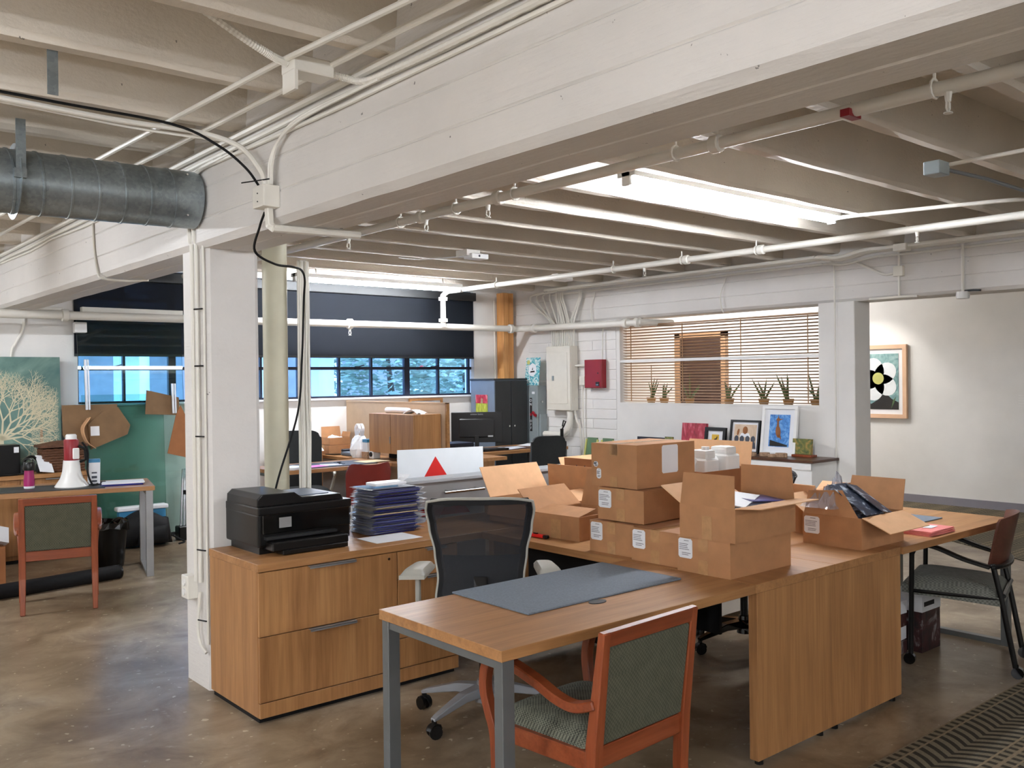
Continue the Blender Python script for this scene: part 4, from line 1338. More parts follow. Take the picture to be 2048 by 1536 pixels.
def drawers(label, x0, x1, zs, y0=3.945, y1=4.51, hx=None, base=0.027, lock=None):
    t = thing('drawer_cabinet', label, 'cabinet', ((x0 + x1) / 2, (y0 + y1) / 2, 0), 0, 'wood drawer cabinets')
    B((x0, y0 + 0.018, base), (x0 + 0.018, y1, T - 0.037)).build('side_panel', 'wood_z', t)
    B((x1 - 0.018, y0 + 0.018, base), (x1, y1, T - 0.037)).build('side_panel', 'wood_z', t)
    B((x0 + 0.018, y1 - 0.018, base), (x1 - 0.018, y1, T - 0.037)).build('back_panel', 'wood_z', t)
    B((x0 + 0.018, y0 + 0.02, base), (x1 - 0.018, y1 - 0.018, base + 0.016)).build('bottom_panel', 'wood_x', t)
    B((x0 + 0.01, y0 + 0.03, 0), (x1 - 0.01, y1 - 0.01, base)).build('plinth', 'black_matte', t)
    B((x0 + 0.001, y0, base), (x1 - 0.001, y0 + 0.018, 0.094)).build('kick_panel', 'wood_z', t, bevel=0.001)
    for i in range(len(zs) - 1):
        d = B((x0 + 0.0015, y0, zs[i] + 0.002), (x1 - 0.0015, y0 + 0.018, zs[i + 1] - 0.002)).build('drawer', 'wood_z', t, bevel=0.001)
        if hx:
            h = MB().box((hx[0], y0 - 0.022, zs[i + 1] - 0.006), (hx[1], y0 + 0.004, zs[i + 1] - 0.002))
            h.box((hx[0], y0 - 0.022, zs[i + 1] - 0.014), (hx[1], y0 - 0.019, zs[i + 1] - 0.004))
            h.build('tab_pull', 'silver_metal', d)
        if lock and i == len(zs) - 2:
            MB().tube([(lock, y0, zs[i + 1] - 0.03), (lock, y0 - 0.004, zs[i + 1] - 0.03)], 0.007, 8).build('lock', 'chrome', d)
    return t


drawers('wide two-drawer wood cabinet under the printer', 1.808, 2.560, (0.097, 0.400, 0.699), hx=(2.059, 2.311), lock=2.51)
drawers('narrow wood drawer cabinet behind the mesh chair', 2.563, 2.945, (0.097, 0.250, 0.555, 0.699), hx=(2.735, 2.86))
drawers('wood drawer cabinet under the worktop behind the cartons', 4.75, 5.6, (0.097, 0.400, 0.699), hx=(5.05, 5.3))
# grey low hutch door with bar handle standing on the worktop
gh = thing('low_hutch', 'grey laminate hutch with a steel bar handle behind the cartons', 'hutch', (4.0, 4.56, 0.72))
B((2.98, 4.515, 0.80), (5.06, 4.535, 0.955)).build('flip_door', 'grey_laminate', gh, bevel=0.002)
B((2.97, 4.505, 0.955), (5.07, 4.66, 0.978)).build('cap', 'grey_cap', gh, bevel=0.004)
B((2.98, 4.54, 0.80), (5.06, 4.655, 0.955)).build('body', 'grey_laminate', gh)
for x in (3.0, 4.0, 5.0):
    B((x, 4.56, 0.0), (x + 0.04, 4.62, 0.80)).build('support_post', 'grey_metal', gh)
h = MB().tube([(3.25, 4.475, 0.893), (3.555, 4.475, 0.893)], 0.009, 10)
h.tube([(3.285, 4.475, 0.893), (3.285, 4.517, 0.90)], 0.006, 8).tube([(3.51, 4.475, 0.893), (3.51, 4.517, 0.90)], 0.006, 8)
h.build('bar_handle', 'chrome', gh, smooth=True)
# white board with a red triangle
sg = thing('sign_board', 'white board with a red triangle standing behind the grey hutch', 'sign', (3.43, 4.74, 0))
m = TRS((3.43, 4.72, 0.012), 0, -0.05, 0.02)
B((-0.34, 0, 0), (0.335, 0.008, 1.125), m).build('board', 'white_board', sg, bevel=0.001)
flat(sg, m @ Matrix.Rotation(PI / 2, 4, 'X'), [[(-0.36 + 0.04, 0.70), (0.21, 0.70), (-0.055, 1.075)]], 'red_triangle', 'sign_red', 0.0015)


# ------------------------------------------------------------------ chairs
def armchair(label, loc, rz):
    """Cherry wood armchair, upholstered back and seat; faces +y, origin on the floor under the seat."""
    t = thing('wood_armchair', label, 'chair', loc, rz, 'cherry wood armchairs')
    R = root_matrix(t)
    W = 0.245
    for s in (-1, 1):
        MB().bar([R @ Vector(p) for p in ((s * (W - 0.02), -0.235, 0), (s * (W - 0.02), -0.205, 0.25), (s * (W - 0.02), -0.215, 0.44), (s * (W - 0.02), -0.262, 0.80))],
                 [0.032, 0.042, 0.044, 0.036], [0.028, 0.04, 0.042, 0.026], R.to_3x3() @ Vector((0, 1, 0))).build('back_post', 'cherry_z', t, bevel=0.004)
        # arm sweeping forward and bending down into the front leg
        pts = [(s * (W - 0.012), -0.232, 0.575), (s * (W + 0.0), -0.16, 0.553), (s * (W + 0.01), -0.09, 0.565), (s * (W + 0.015), 0.0, 0.60), (s * (W + 0.018), 0.12, 0.632), (s * (W + 0.018), 0.20, 0.638)]
        MB().bar([R @ p for p in smooth_path(pts, 5)], 0.046, 0.03, (0, 0, 1)).build('arm', 'cherry_x', t, bevel=0.004)
        pts = [(s * (W + 0.018), 0.195, 0.645), (s * (W + 0.018), 0.235, 0.60), (s * (W + 0.014), 0.25, 0.52), (s * (W + 0.006), 0.235, 0.44), (s * W, 0.215, 0.36), (s * W, 0.21, 0.2), (s * W, 0.225, 0.0)]
        MB().bar([R @ p for p in smooth_path(pts, 4)], 0.034, 0.036, R.to_3x3() @ Vector((0, 1, 0))).build('front_leg', 'cherry_z', t, bevel=0.003)
        MB().bar([R @ Vector((s * (W - 0.02), -0.205, 0.385)), R @ Vector((s * (W - 0.004), 0.215, 0.385))], 0.024, 0.06).build('seat_rail', 'cherry_x', t, bevel=0.003)
    y = lambda z: -0.215 - 0.047 * (z - 0.44) / 0.36
    for z0, z1, nm in ((0.752, 0.80, 'top_rail'), (0.365, 0.432, 'lower_rail')):
        m = R @ TRS((0, y((z0 + z1) / 2), (z0 + z1) / 2), 0, 0.13 if z0 > .5 else 0.02)
        MB().cbox((0, 0, 0), (2 * W - 0.06, 0.026, z1 - z0), m).build(nm, 'cherry_x', t, bevel=0.003)
    m = R @ TRS((0, y(0.592), 0.592), 0, 0.13)
    MB().cbox((0, 0, 0), (2 * W - 0.076, 0.022, 0.316), m).build('back_panel', 'green_fabric', t, bevel=0.006)
    MB().bar([R @ Vector((-W, 0.215, 0.385)), R @ Vector((W, 0.215, 0.385))], 0.024, 0.06).build('seat_rail', 'cherry_x', t, bevel=0.003)
    # cushion, slightly crowned

    def cush(u, v):
        x = (u - 0.5) * 2
        yy = (v - 0.5) * 2
        e = (1 - abs(x) ** 6) * (1 - abs(yy) ** 6)
        return R @ Vector((x * (W - 0.022), -0.19 + (yy + 1) / 2 * 0.43, 0.415 + 0.045 * e ** 0.4 + 0.012 * (1 - x * x) * (1 - yy * yy)))
    MB().grid(cush, 14, 14, (0, 0, -0.03)).build('seat', 'check_fabric', t, smooth=True)
    return t


armchair('cherry wood armchair with green back pushed under the foreground desk', (2.215, 2.215, 0), math.radians(3.0))
armchair('cherry wood armchair with green back at the left-hand desk', (1.735, 7.07, 0), math.radians(-13.8))


def star_base(t, R, mat, r=0.32, n=5, a0=0.0, hub=0.09):
    for k in range(n):
        a = a0 + 2 * PI * k / n
        d = Vector((math.cos(a), math.sin(a), 0))
        lg = MB().bar([R @ (d * 0.02 + Vector((0, 0, hub + 0.045))), R @ (d * 0.14 + Vector((0, 0, hub + 0.04))), R @ (d * (r - 0.02) + Vector((0, 0, hub + 0.0))), R @ (d * (r + 0.01) + Vector((0, 0, hub - 0.01)))],
                      [0.06, 0.05, 0.034, 0.028], [0.05, 0.04, 0.022, 0.016]).build('base_leg', mat, t, bevel=0.004)
        c = d * r
        pt = Vector((-d.y, d.x, 0)).lerp(d, 0.3).normalized()
        w = MB()
        for s in (-1, 1):
            w.tube([R @ (c + pt * 0.010 * s + Vector((0, 0, 0.03))), R @ (c + pt * 0.026 * s + Vector((0, 0, 0.03)))], 0.03, 14)
        w.tube([R @ (c + Vector((0, 0, 0.03))), R @ (c + Vector((0, 0, hub - 0.005)))], 0.012, 8)
        hood = [R @ (c + d * (0.034 * math.cos(q)) + Vector((0, 0, 0.03 + 0.034 * math.sin(q)))) for q in (0.2, 0.8, 1.6, 2.4, 3.0)]
        w.bar(hood, 0.03, 0.006)
        w.build('caster', 'black_plastic', lg, smooth=True)
    MB().tube([R @ Vector((0, 0, hub - 0.01)), R @ Vector((0, 0, hub + 0.09))], [0.045, 0.032], 14).build('hub', mat, t, smooth=True)
    MB().tube([R @ Vector((0, 0, hub + 0.05)), R @ Vector((0, 0, 0.38))], 0.022, 12).build('gas_lift', 'black_plastic', t, smooth=True)


def task_chair(label, loc, rz, base='base_grey', arm='arm_grey', a0=0.0, mesh='chair_mesh', zt=1.055, group='mesh task chairs'):
    t = thing('task_chair', label, 'chair', loc, rz, group)
    R = root_matrix(t)
    star_base(t, R, base, a0=a0)
    MB().cbox((0, -0.02, 0.405), (0.2, 0.26, 0.05), R).build('mechanism', 'black_plastic', t, bevel=0.01)

    def seat(u, v):
        x = (u - 0.5) * 2
        y = (v - 0.5) * 2
        e = max(0.0, (1 - abs(x) ** 5) * (1 - abs(y) ** 5))
        return R @ Vector((x * 0.245 * (1 - 0.08 * (y > 0) * y), y * 0.235 + 0.02, 0.445 + 0.045 * e ** 0.35 - 0.02 * max(0, y - 0.6)))
    MB().grid(seat, 14, 14, (0, 0, -0.035)).build('seat', 'charcoal_fabric', t, smooth=True)
    # mesh back: half width and depth by height
    zb = 0.60
    keys = [(0.0, 0.20), (0.2, 0.19), (0.45, 0.205), (0.7, 0.228), (0.88, 0.240), (0.96, 0.233), (1.0, 0.205)]

    def hw(q):
        for (a, wa), (b, wb2) in zip(keys, keys[1:]):
            if q <= b:
                f = (q - a) / (b - a)
                f = f * f * (3 - 2 * f)
                return wa + (wb2 - wa) * f
        return keys[-1][1]

    def bk(u, v):
        x = (u - 0.5) * 2 * hw(v)
        z = zb + (zt - zb) * v - (0.012 * abs((u - 0.5) * 2) ** 4 if v > 0.99 else 0)
        y = -0.225 + 0.055 * (x / 0.25) ** 2 - 0.05 * v ** 2 + 0.03 * math.sin(v * PI)
        return R @ Vector((x, y, z))
    bf = MB().grid(bk, 18, 24).build('mesh_back', mesh, t, smooth=True)
    rim = [bk(0, k / 24) for k in range(25)] + [bk(k / 12, 1.0) for k in range(1, 12)] + [bk(1, 1 - k / 24) for k in range(25)]
    MB().tube(rim, 0.0065, 8).build('back_frame', arm, t, smooth=True)
    inner = [bk(0.045, k / 20) for k in range(20)] + [bk(0.045 + 0.91 * k / 12, 0.965) for k in range(0, 13)] + [bk(0.955, 1 - k / 20) for k in range(1, 21)]
    MB().bar(inner, 0.028, 0.004, R.to_3x3() @ Vector((0, 1, 0))).build('inner_band', 'black_matte', t)
    MB().grid(lambda u, v: bk(0.08 + 0.84 * u, 0.02 + 0.40 * v) + R.to_3x3() @ Vector((0, 0.02, 0)), 10, 8).build('lumbar_pad', 'charcoal_fabric', t, smooth=True)
    MB().bar([R @ Vector((0, -0.06, 0.40)), R @ Vector((0, -0.20, 0.43)), R @ Vector((0, -0.245, 0.55)), R @ Vector((0, -0.225, 0.70))], [0.09, 0.08, 0.06, 0.05], 0.02).build('back_spine', 'black_plastic', t, bevel=0.004)
    for s in (-1, 1):
        MB().bar([R @ Vector((s * 0.20, -0.02, 0.40)), R @ Vector((s * 0.275, -0.02, 0.42)), R @ Vector((s * 0.30, -0.02, 0.50)), R @ Vector((s * 0.30, -0.02, 0.68))], 0.05, 0.022, R.to_3x3() @ Vector((1, 0, 0.3))).build('arm_post', arm, t, bevel=0.004)

        def pad(u, v):
            x = (u - 0.5) * 2
            y = (v - 0.5) * 2
            e = max(0.0, (1 - abs(x) ** 4) * (1 - abs(y) ** 4))
            return R @ Vector((s * 0.30 + x * (0.05 - 0.008 * y) - s * 0.02 * y, 0.03 + y * 0.13, 0.685 + 0.026 * e ** 0.4))
        MB().grid(pad, 8, 12, (0, 0, -0.018)).build('arm_pad', arm, t, smooth=True)
    return t


task_chair('black mesh task chair with pale grey arms behind the foreground desk', (2.635, 3.335, 0), math.radians(-41), a0=math.radians(229))
task_chair('black mesh task chair with a dark star base behind the carton stack', (4.47, 3.20, 0), math.radians(55), 'black_gloss', 'black_plastic', a0=math.radians(-105), mesh='charcoal_fabric', zt=1.02)

# wood-backed chair on casters, right
wc = thing('caster_armchair', 'black-framed chair with wood back and grey seat at the right desk', 'chair', (5.13, 2.27, 0), math.radians(16.6))
R = root_matrix(wc)
V = lambda x, y, z: R @ Vector((x, y, z))
for s in (-1, 1):
    lg = MB().tube([V(s * 0.21, -0.30, 0.055), V(s * 0.215, -0.235, 0.42), V(s * 0.22, -0.20, 0.58)], 0.0145, 10).build('back_leg', 'black_plastic', wc, smooth=True)
    w = MB().tube([V(s * 0.21 - 0.018, -0.31, 0.03), V(s * 0.21 + 0.018, -0.31, 0.03)], 0.03, 14)
    w.tube([V(s * 0.21, -0.305, 0.03), V(s * 0.21, -0.30, 0.07)], 0.014, 8)
    w.build('caster', 'black_gloss', lg, smooth=True)
    lg = MB().tube([V(s * 0.225, 0.20, 0.055), V(s * 0.225, 0.19, 0.60), V(s * 0.225, 0.17, 0.645)], 0.0135, 10).build('front_leg', 'black_plastic', wc, smooth=True)
    w = MB().tube([V(s * 0.225 - 0.018, 0.205, 0.03), V(s * 0.225 + 0.018, 0.205, 0.03)], 0.03, 14)
    w.build('caster', 'black_gloss', lg, smooth=True)
    MB().bar(smooth_path([V(s * 0.225, 0.19, 0.655), V(s * 0.235, 0.08, 0.65), V(s * 0.24, -0.06, 0.60), V(s * 0.235, -0.19, 0.565)], 5), 0.042, 0.02).build('arm', 'black_plastic', wc, bevel=0.005)
    MB().tube([V(s * 0.215, -0.235, 0.40), V(s * 0.225, 0.19, 0.40)], 0.011, 8).build('seat_rail', 'black_plastic', wc)
band = [V(0.235 * math.cos(a), -0.19 - 0.075 * math.sin(a), 0.568) for a in [PI * k / 16 for k in range(17)]]
MB().bar(band, 0.03, 0.02).build('back_band', 'black_plastic', wc, bevel=0.004)
MB().tube([V(-0.22, -0.25, 0.42), V(0.22, -0.25, 0.42)], 0.011, 8).build('cross_rail', 'black_plastic', wc)


def shell(u, v):
    a = (u - 0.5) * 2
    return V(a * (0.20 + 0.035 * v - 0.03 * max(0, v - 0.85) * 6 * abs(a)), -0.255 + 0.07 * a * a - 0.055 * v, 0.57 + 0.265 * v - 0.02 * a * a * (v > 0.9))


MB().grid(shell, 14, 8, R.to_3x3() @ Vector((0, 0.011, 0))).build('backrest', 'mahogany_x', wc, smooth=True)


def cush(u, v):
    x, y = (u - 0.5) * 2, (v - 0.5) * 2
    e = max(0.0, (1 - abs(x) ** 4) * (1 - abs(y) ** 4))
    return V(x * 0.225, 0.0 + y * 0.245, 0.42 + 0.06 * e ** 0.4 + 0.012 * y)


MB().grid(cush, 14, 14, (0, 0, -0.045)).build('seat', 'grey_fabric', wc, smooth=True)
MB().cbox((0, 0, 0.385), (0.40, 0.42, 0.02), R).build('seat_pan', 'black_plastic', wc)

# ================================================================== CARTONS AND THINGS ON THE DESKS
def sticker(t, m, w=0.09, h=0.1, lines=True):
    """Printed address label; local x right, y up, z towards the viewer."""
    b = MB()
    c = 0.008
    b.prism([(-w / 2 + c, -h / 2), (w / 2 - c, -h / 2), (w / 2, -h / 2 + c), (w / 2, h / 2 - c), (w / 2 - c, h / 2), (-w / 2 + c, h / 2), (-w / 2, h / 2 - c), (-w / 2, -h / 2 + c)], 0, 0.0008, m)
    s = b.build('address_label', 'paper', t)
    if lines:
        p = MB()
        rr = random.Random(int(w * 1e4))
        for i in range(9):
            y = h * (0.38 - 0.09 * i)
            if i in (1, 6):
                continue
            x0, x1 = (-0.1, 0.25) if i == 0 else ((-0.44, rr.uniform(0.1, 0.4)) if i < 6 else (-0.25, rr.uniform(0.2, 0.4)))
            p.box((x0 * w, y, 0.0008), (x1 * w, y + 0.0022, 0.0011), m)
        p.build('print', 'ink', s)
    return s


def carton(label, loc, size, rz=0.0, flaps=None, sticks=(), tape=None, mat='card', group='shipping cartons', parent_cat='box', pale=()):
    """flaps None = taped shut; else {'x-':(angle,length),...}, angle from upright, outward positive (radians)."""
    t = thing('shipping_carton', label, parent_cat, loc, rz, group)
    R = root_matrix(t)
    sx, sy, sz = size
    w = 0.005
    b = MB()
    b.box((0, 0, 0), (sx, sy, w), R)
    b.box((0, 0, w), (w, sy, sz), R).box((sx - w, 0, w), (sx, sy, sz), R)
    b.box((w, 0, w), (sx - w, w, sz), R).box((w, sy - w, w), (sx - w, sy, sz), R)
    b.build('body', mat, t)
    if flaps is None:
        B((0, 0, sz), (sx, sy / 2 - 0.001, sz + 0.004), R).build('flap', mat, t)
        B((0, sy / 2 + 0.001, sz), (sx, sy, sz + 0.004), R).build('flap', mat, t)
        tp = MB().box((-0.0008, sy / 2 - 0.025, sz - 0.05), (0, sy / 2 + 0.025, sz + 0.0048), R)
        tp.box((0, sy / 2 - 0.025, sz + 0.004), (sx, sy / 2 + 0.025, sz + 0.0048), R)
        tp.build('tape', 'tape_clear', t)
    else:
        H = {'x-': ((0, sy, sz), (0, -1, 0), (-1, 0, 0), sy), 'x+': ((sx, 0, sz), (0, 1, 0), (1, 0, 0), sy),
             'y-': ((0, 0, sz), (1, 0, 0), (0, -1, 0), sx), 'y+': ((sx, sy, sz), (-1, 0, 0), (0, 1, 0), sx)}
        for k, (ang, ln) in flaps.items():
            o, u, nrm, L = H[k]
            o, u, nrm = Vector(o), Vector(u), Vector(nrm)
            up = Vector((0, 0, 1))
            d = up * math.cos(ang) + nrm * math.sin(ang)
            q = d.cross(u).normalized() * 0.004
            e = 0.004
            v = [o + u * e, o + u * (L - e), o + u * (L - 0.012) + d * ln, o + u * 0.012 + d * ln]
            MB().add([R @ p for p in v] + [R @ (p + q) for p in v], [(3, 2, 1, 0), (4, 5, 6, 7), (0, 1, 5, 4), (1, 2, 6, 5), (2, 3, 7, 6), (3, 0, 4, 7)]).build('flap', 'card_pale' if (k in pale or (0.9 < ang < 2.0)) else mat, t)  # outward and listed flaps take the paler card with light painted in
    if tape:
        for (c0, c1) in tape:
            B(c0, c1, R).build('tape', 'tape_clear', t)
    for face, p, q, w2, h2, lines in sticks:
        if face == 'x-':
            m = R @ TRS((-0.0004, sy - p, q), -PI / 2) @ Matrix.Rotation(PI / 2, 4, 'X')
        else:
            m = R @ TRS((p, -0.0004, q), 0) @ Matrix.Rotation(PI / 2, 4, 'X')
        sticker(t, m, w2, h2, lines)
    return t


CS = (0.44, 0.278, 0.146)
lb = [('x-', 0.045, 0.10, 0.075, 0.085, True)]
tp = [((-0.0008, 0.114, 0.0), (0, 0.164, 0.06))]
carton('taped carton with an address label, bottom row, nearest the felt pad', (3.110, 2.292, T), CS, 0.0, None, lb, tp)
carton('taped carton with an address label, middle of the bottom row', (3.140, 2.580, T), CS, math.radians(1.5), None, lb, tp)
carton('taped carton with an address label, bottom row, furthest from the camera', (3.165, 2.872, T), CS, math.radians(2), None, lb, tp)
Z2c = T + 0.151
carton('open carton of booklets with raised flaps on the front stack', (3.105, 2.262, Z2c), (0.45, 0.285, 0.142), math.radians(1.0),
       {'x-': (-0.10, 0.135), 'x+': (-0.05, 0.14), 'y-': (1.50, 0.12), 'y+': (1.05, 0.13)}, tape=[((-0.0008, 0.117, 0.0), (0, 0.167, 0.10))])
carton('taped carton with an address label in the middle of the rear stack', (3.20, 2.840, Z2c + 0.004), (0.44, 0.282, 0.150), math.radians(3), None, [('x-', 0.045, 0.10, 0.08, 0.085, True)], tp)
tc = carton('large taped carton on top of the rear stack', (3.205, 2.885, Z2c + 0.162), (0.43, 0.295, 0.203), math.radians(0.5), None,
            [('x-', 0.05, 0.06, 0.03, 0.05, True), ('x-', 0.03, 0.105, 0.03, 0.026, True), ('y-', 0.24, 0.13, 0.12, 0.135, False)], [((-0.0008, 0.12, 0.15), (0, 0.175, 0.204)), ((-0.0008, 0.125, 0.0), (0, 0.172, 0.05))])
# open cartons behind the mesh chair
carton('open carton with drooping flaps on the return, right of the red knife', (3.275, 3.345, T), (0.40, 0.34, 0.125), math.radians(4),
       {'x-': (-1.38, 0.15), 'y-': (-1.75, 0.05), 'y+': (0.85, 0.16), 'x+': (0.25, 0.20)}, tape=[((-0.0008, 0.13, 0.0), (0, 0.20, 0.10))], mat='card')
carton('wide open carton with pale flaps between the mesh chair and the grey hutch', (3.42, 3.735, T), (0.50, 0.50, 0.135), math.radians(2),
       {'y+': (0.55, 0.20), 'x+': (-0.12, 0.17), 'y-': (-1.42, 0.22), 'x-': (2.9, 0.10)}, mat='card', pale=('y+', 'y-'))
bx = carton('carton with handwritten figures on its raised flap', (4.20, 4.06, T), (0.36, 0.36, 0.165), 0.0, {'x-': (0.12, 0.15), 'y+': (0.5, 0.16), 'x+': (-0.1, 0.20)}, mat='card_dark', pale=('y+',))
Rb = root_matrix(bx)
text('handwriting', '1-6', 'ink_black', bx, Rb @ TRS((-0.016, 0.20, 0.24), -PI / 2) @ Matrix.Rotation(PI / 2 - 0.12, 4, 'X'), 0.085)
# cartons on the second return
carton('tall carton behind the front stack holding white jugs', (3.82, 2.98, T), (0.42, 0.46, 0.34), 0.0, {'x-': (2.6, 0.13), 'x+': (0.25, 0.14), 'y+': (1.6, 0.10)}, mat='card_dark', pale=('x+',))
carton('small carton of loose papers behind the right-hand open carton', (4.30, 2.595, T), (0.30, 0.25, 0.17), math.radians(-2), {'x-': (0.35, 0.10), 'y-': (0.15, 0.09), 'x+': (0.9, 0.11)}, pale=('x+', 'x-'))
# right-hand open carton with magazines and film
rc = carton('open carton of magazines and plastic bags on the right-hand desk', (4.075, 2.246, T), (0.405, 0.315, 0.152), math.radians(-0.5),
            {'x-': (-0.03, 0.0001), 'y-': (1.98, 0.15), 'x+': (0.30, 0.16), 'y+': (1.0, 0.14)}, [('x-', 0.05, 0.095, 0.085, 0.085, True)])
flr = MB().add([root_matrix(rc) @ Vector(p) for p in ((0.002, 0.02, 0.152), (0.002, 0.31, 0.152), (0.03, 0.30, 0.262), (0.035, 0.12, 0.275), (0.0065, 0.02, 0.152), (0.0065, 0.31, 0.152), (0.0345, 0.30, 0.262), (0.0395, 0.12, 0.275))],
               [(3, 2, 1, 0), (4, 5, 6, 7), (0, 1, 5, 4), (1, 2, 6, 5), (2, 3, 7, 6), (3, 0, 4, 7)])
flr.build('flap', 'card', rc)


def sheet(name, label, cat, c, w, d, rz, th=0.0015, mat='paper', tilt=(0, 0), group=None, bev=0):
    m = TRS(c, rz, tilt[0], tilt[1])
    o = MB().box((-w / 2, -d / 2, 0), (w / 2, d / 2, th), m).build(name, mat, bevel=bev)
    return tag(o, label, cat, group)


# booklets in the open carton
for k in range(9):
    sheet('booklet', 'violet booklet in the pile inside the open carton' if k % 2 else 'white booklet in the pile inside the open carton', 'booklet', (3.32 + rnd.uniform(-.06, .06), 2.405 + rnd.uniform(-.02, .02), Z2c + 0.02 + k * 0.0125), 0.27, 0.2, rnd.uniform(-0.12, 0.12), 0.008,
          'violet_folder' if k % 2 else 'paper', group='booklets in the open carton')
sheet('booklet', 'white printed sheet leaning out of the open carton of booklets', 'booklet', (3.30, 2.42, Z2c + 0.155), 0.24, 0.18, 0.35, 0.003, 'paper', (0.10, -0.10))
sheet('booklet', 'violet booklet beside the white sheet in the open carton', 'booklet', (3.43, 2.38, Z2c + 0.147), 0.20, 0.15, -0.2, 0.004, 'violet_folder', (0.06, 0.06))
for k in range(8):
    sheet('magazine', 'dark magazine lying in the pile inside the right-hand carton', 'magazine', (4.275 + 0.004 * k, 2.40 + 0.002 * k, T + 0.10 + 0.008 * k), 0.26, 0.20, 0.05 + rnd.uniform(-.12, .12), 0.006, 'magazine', (0.12, 0.10), 'magazines in the right-hand carton')
sheet('magazine', 'dark magazine with a white splash drooping over the carton corner', 'magazine', (4.205, 2.345, T + 0.225), 0.20, 0.23, 0.10, 0.004, 'magazine', (0.62, 0.04))
sheet('magazine', 'dark magazine sliding out at the right of the carton', 'magazine', (4.345, 2.355, T + 0.215), 0.19, 0.22, 0.22, 0.004, 'magazine', (0.60, 0.16))


def crumple(name, label, c, sx, sy, sz, seed, mat='clear_film', cat='plastic bag', n=16, peak=None):
    r = random.Random(seed)
    hs = {}

    def f(u, v):
        x, y = (u - 0.5) * 2, (v - 0.5) * 2
        k = (round(u * n), round(v * n))
        if k not in hs:
            hs[k] = r.uniform(0.25, 1.0)
        e = max(0.0, 1 - max(abs(x), abs(y)) ** 3)
        z = sz * hs[k] * e
        if peak:
            z += peak[2] * max(0, 1 - math.hypot(x - peak[0], y - peak[1]) / 0.45)
        return Vector((c[0] + x * sx / 2 * (1 + r.uniform(-.06, .06)), c[1] + y * sy / 2 * (1 + r.uniform(-.06, .06)), c[2] + z))
    o = MB().grid(f, n, n).build(name, mat, smooth=False)
    return tag(o, label, cat)


crumple('plastic_bag', 'crumpled clear bag spilling from the right-hand carton', (4.20, 2.47, T + 0.185), 0.30, 0.20, 0.11, 4)
crumple('plastic_bag', 'clear bag with a tall peak at the back of the right-hand carton', (4.34, 2.50, T + 0.17), 0.28, 0.16, 0.10, 5, peak=(0.0, 0.3, 0.12))
sheet('folder', 'red card showing through the clear bags in the right-hand carton', 'folder', (4.34, 2.50, T + 0.19), 0.14, 0.10, 0.4, 0.004, 'red_paint', (0.3, 0.2))
crumple('tissue_paper', 'crumpled white tissue in the small carton behind the right-hand one', (4.45, 2.72, T + 0.12), 0.22, 0.18, 0.10, 6, 'white_bag', 'paper', 8)
# white plastic jugs standing in the long carton
for k, (x, y, lab) in enumerate(((3.97, 3.10, 'white plastic jug in the tall carton, left of two'), (4.10, 3.06, 'white plastic jug in the tall carton, right of two'))):
    t = thing('plastic_jug', lab, 'container', (x, y, T), 0, 'white plastic containers')
    z0 = T + 0.10
    B((x - 0.06, y - 0.07, z0), (x + 0.06, y + 0.07, z0 + 0.30 + 0.02 * k)).build('body', 'white_plastic', t, bevel=0.025, seg=3)
    B((x - 0.045, y - 0.055, z0 + 0.29 + 0.02 * k), (x + 0.045, y + 0.055, z0 + 0.345 + 0.015 * k)).build('shoulder', 'white_plastic', t, bevel=0.018, seg=2)
    MB().tube([(x, y - 0.02, z0 + 0.34), (x, y - 0.02, z0 + 0.362)], 0.022, 12).build('cap', 'white_plastic', t)
    MB().bar([(x - 0.062, y, z0 + 0.16), (x - 0.085, y, z0 + 0.2), (x - 0.085, y, z0 + 0.27), (x - 0.06, y, z0 + 0.30)], 0.03, 0.016, (0, 1, 0)).build('handle', 'white_plastic', t, bevel=0.004)
# red utility knife
kn = thing('utility_knife', 'red box cutter lying on the return beside the open carton', 'knife', (3.205, 3.60, T), math.radians(-88))
R = root_matrix(kn)
MB().cbox((0.0, 0, 0.012), (0.13, 0.028, 0.018), R).build('handle', 'knife_red', kn, bevel=0.005)
MB().cbox((0.075, 0, 0.012), (0.03, 0.026, 0.017), R).build('nose', 'black_plastic', kn, bevel=0.004)
MB().cbox((0.0, -0.002, 0.023), (0.025, 0.012, 0.006), R).build('slider', 'black_plastic', kn)
# pink folders and paper sheet
for k in range(5):
    sheet('folder', 'topmost pink card folder of the pile on the right-hand desk' if k == 4 else 'pink card folder under the topmost one on the right-hand desk', 'folder', (4.80, 2.268, T + 0.001 + 0.005 * k), 0.27, 0.15, rnd.uniform(-.05, .05), 0.004, 'pink_paper', group='pink folders on the right-hand desk')
sheet('address_card', 'white label on the top pink folder', 'label', (4.83, 2.28, T + 0.0265), 0.10, 0.06, 0.1, 0.001)
sheet('paper_sheet', 'white printed sheet on the worktop in front of the blue booklets', 'paper', (2.636, 4.13, T + 0.0005), 0.285, 0.205, 0.0, 0.001)
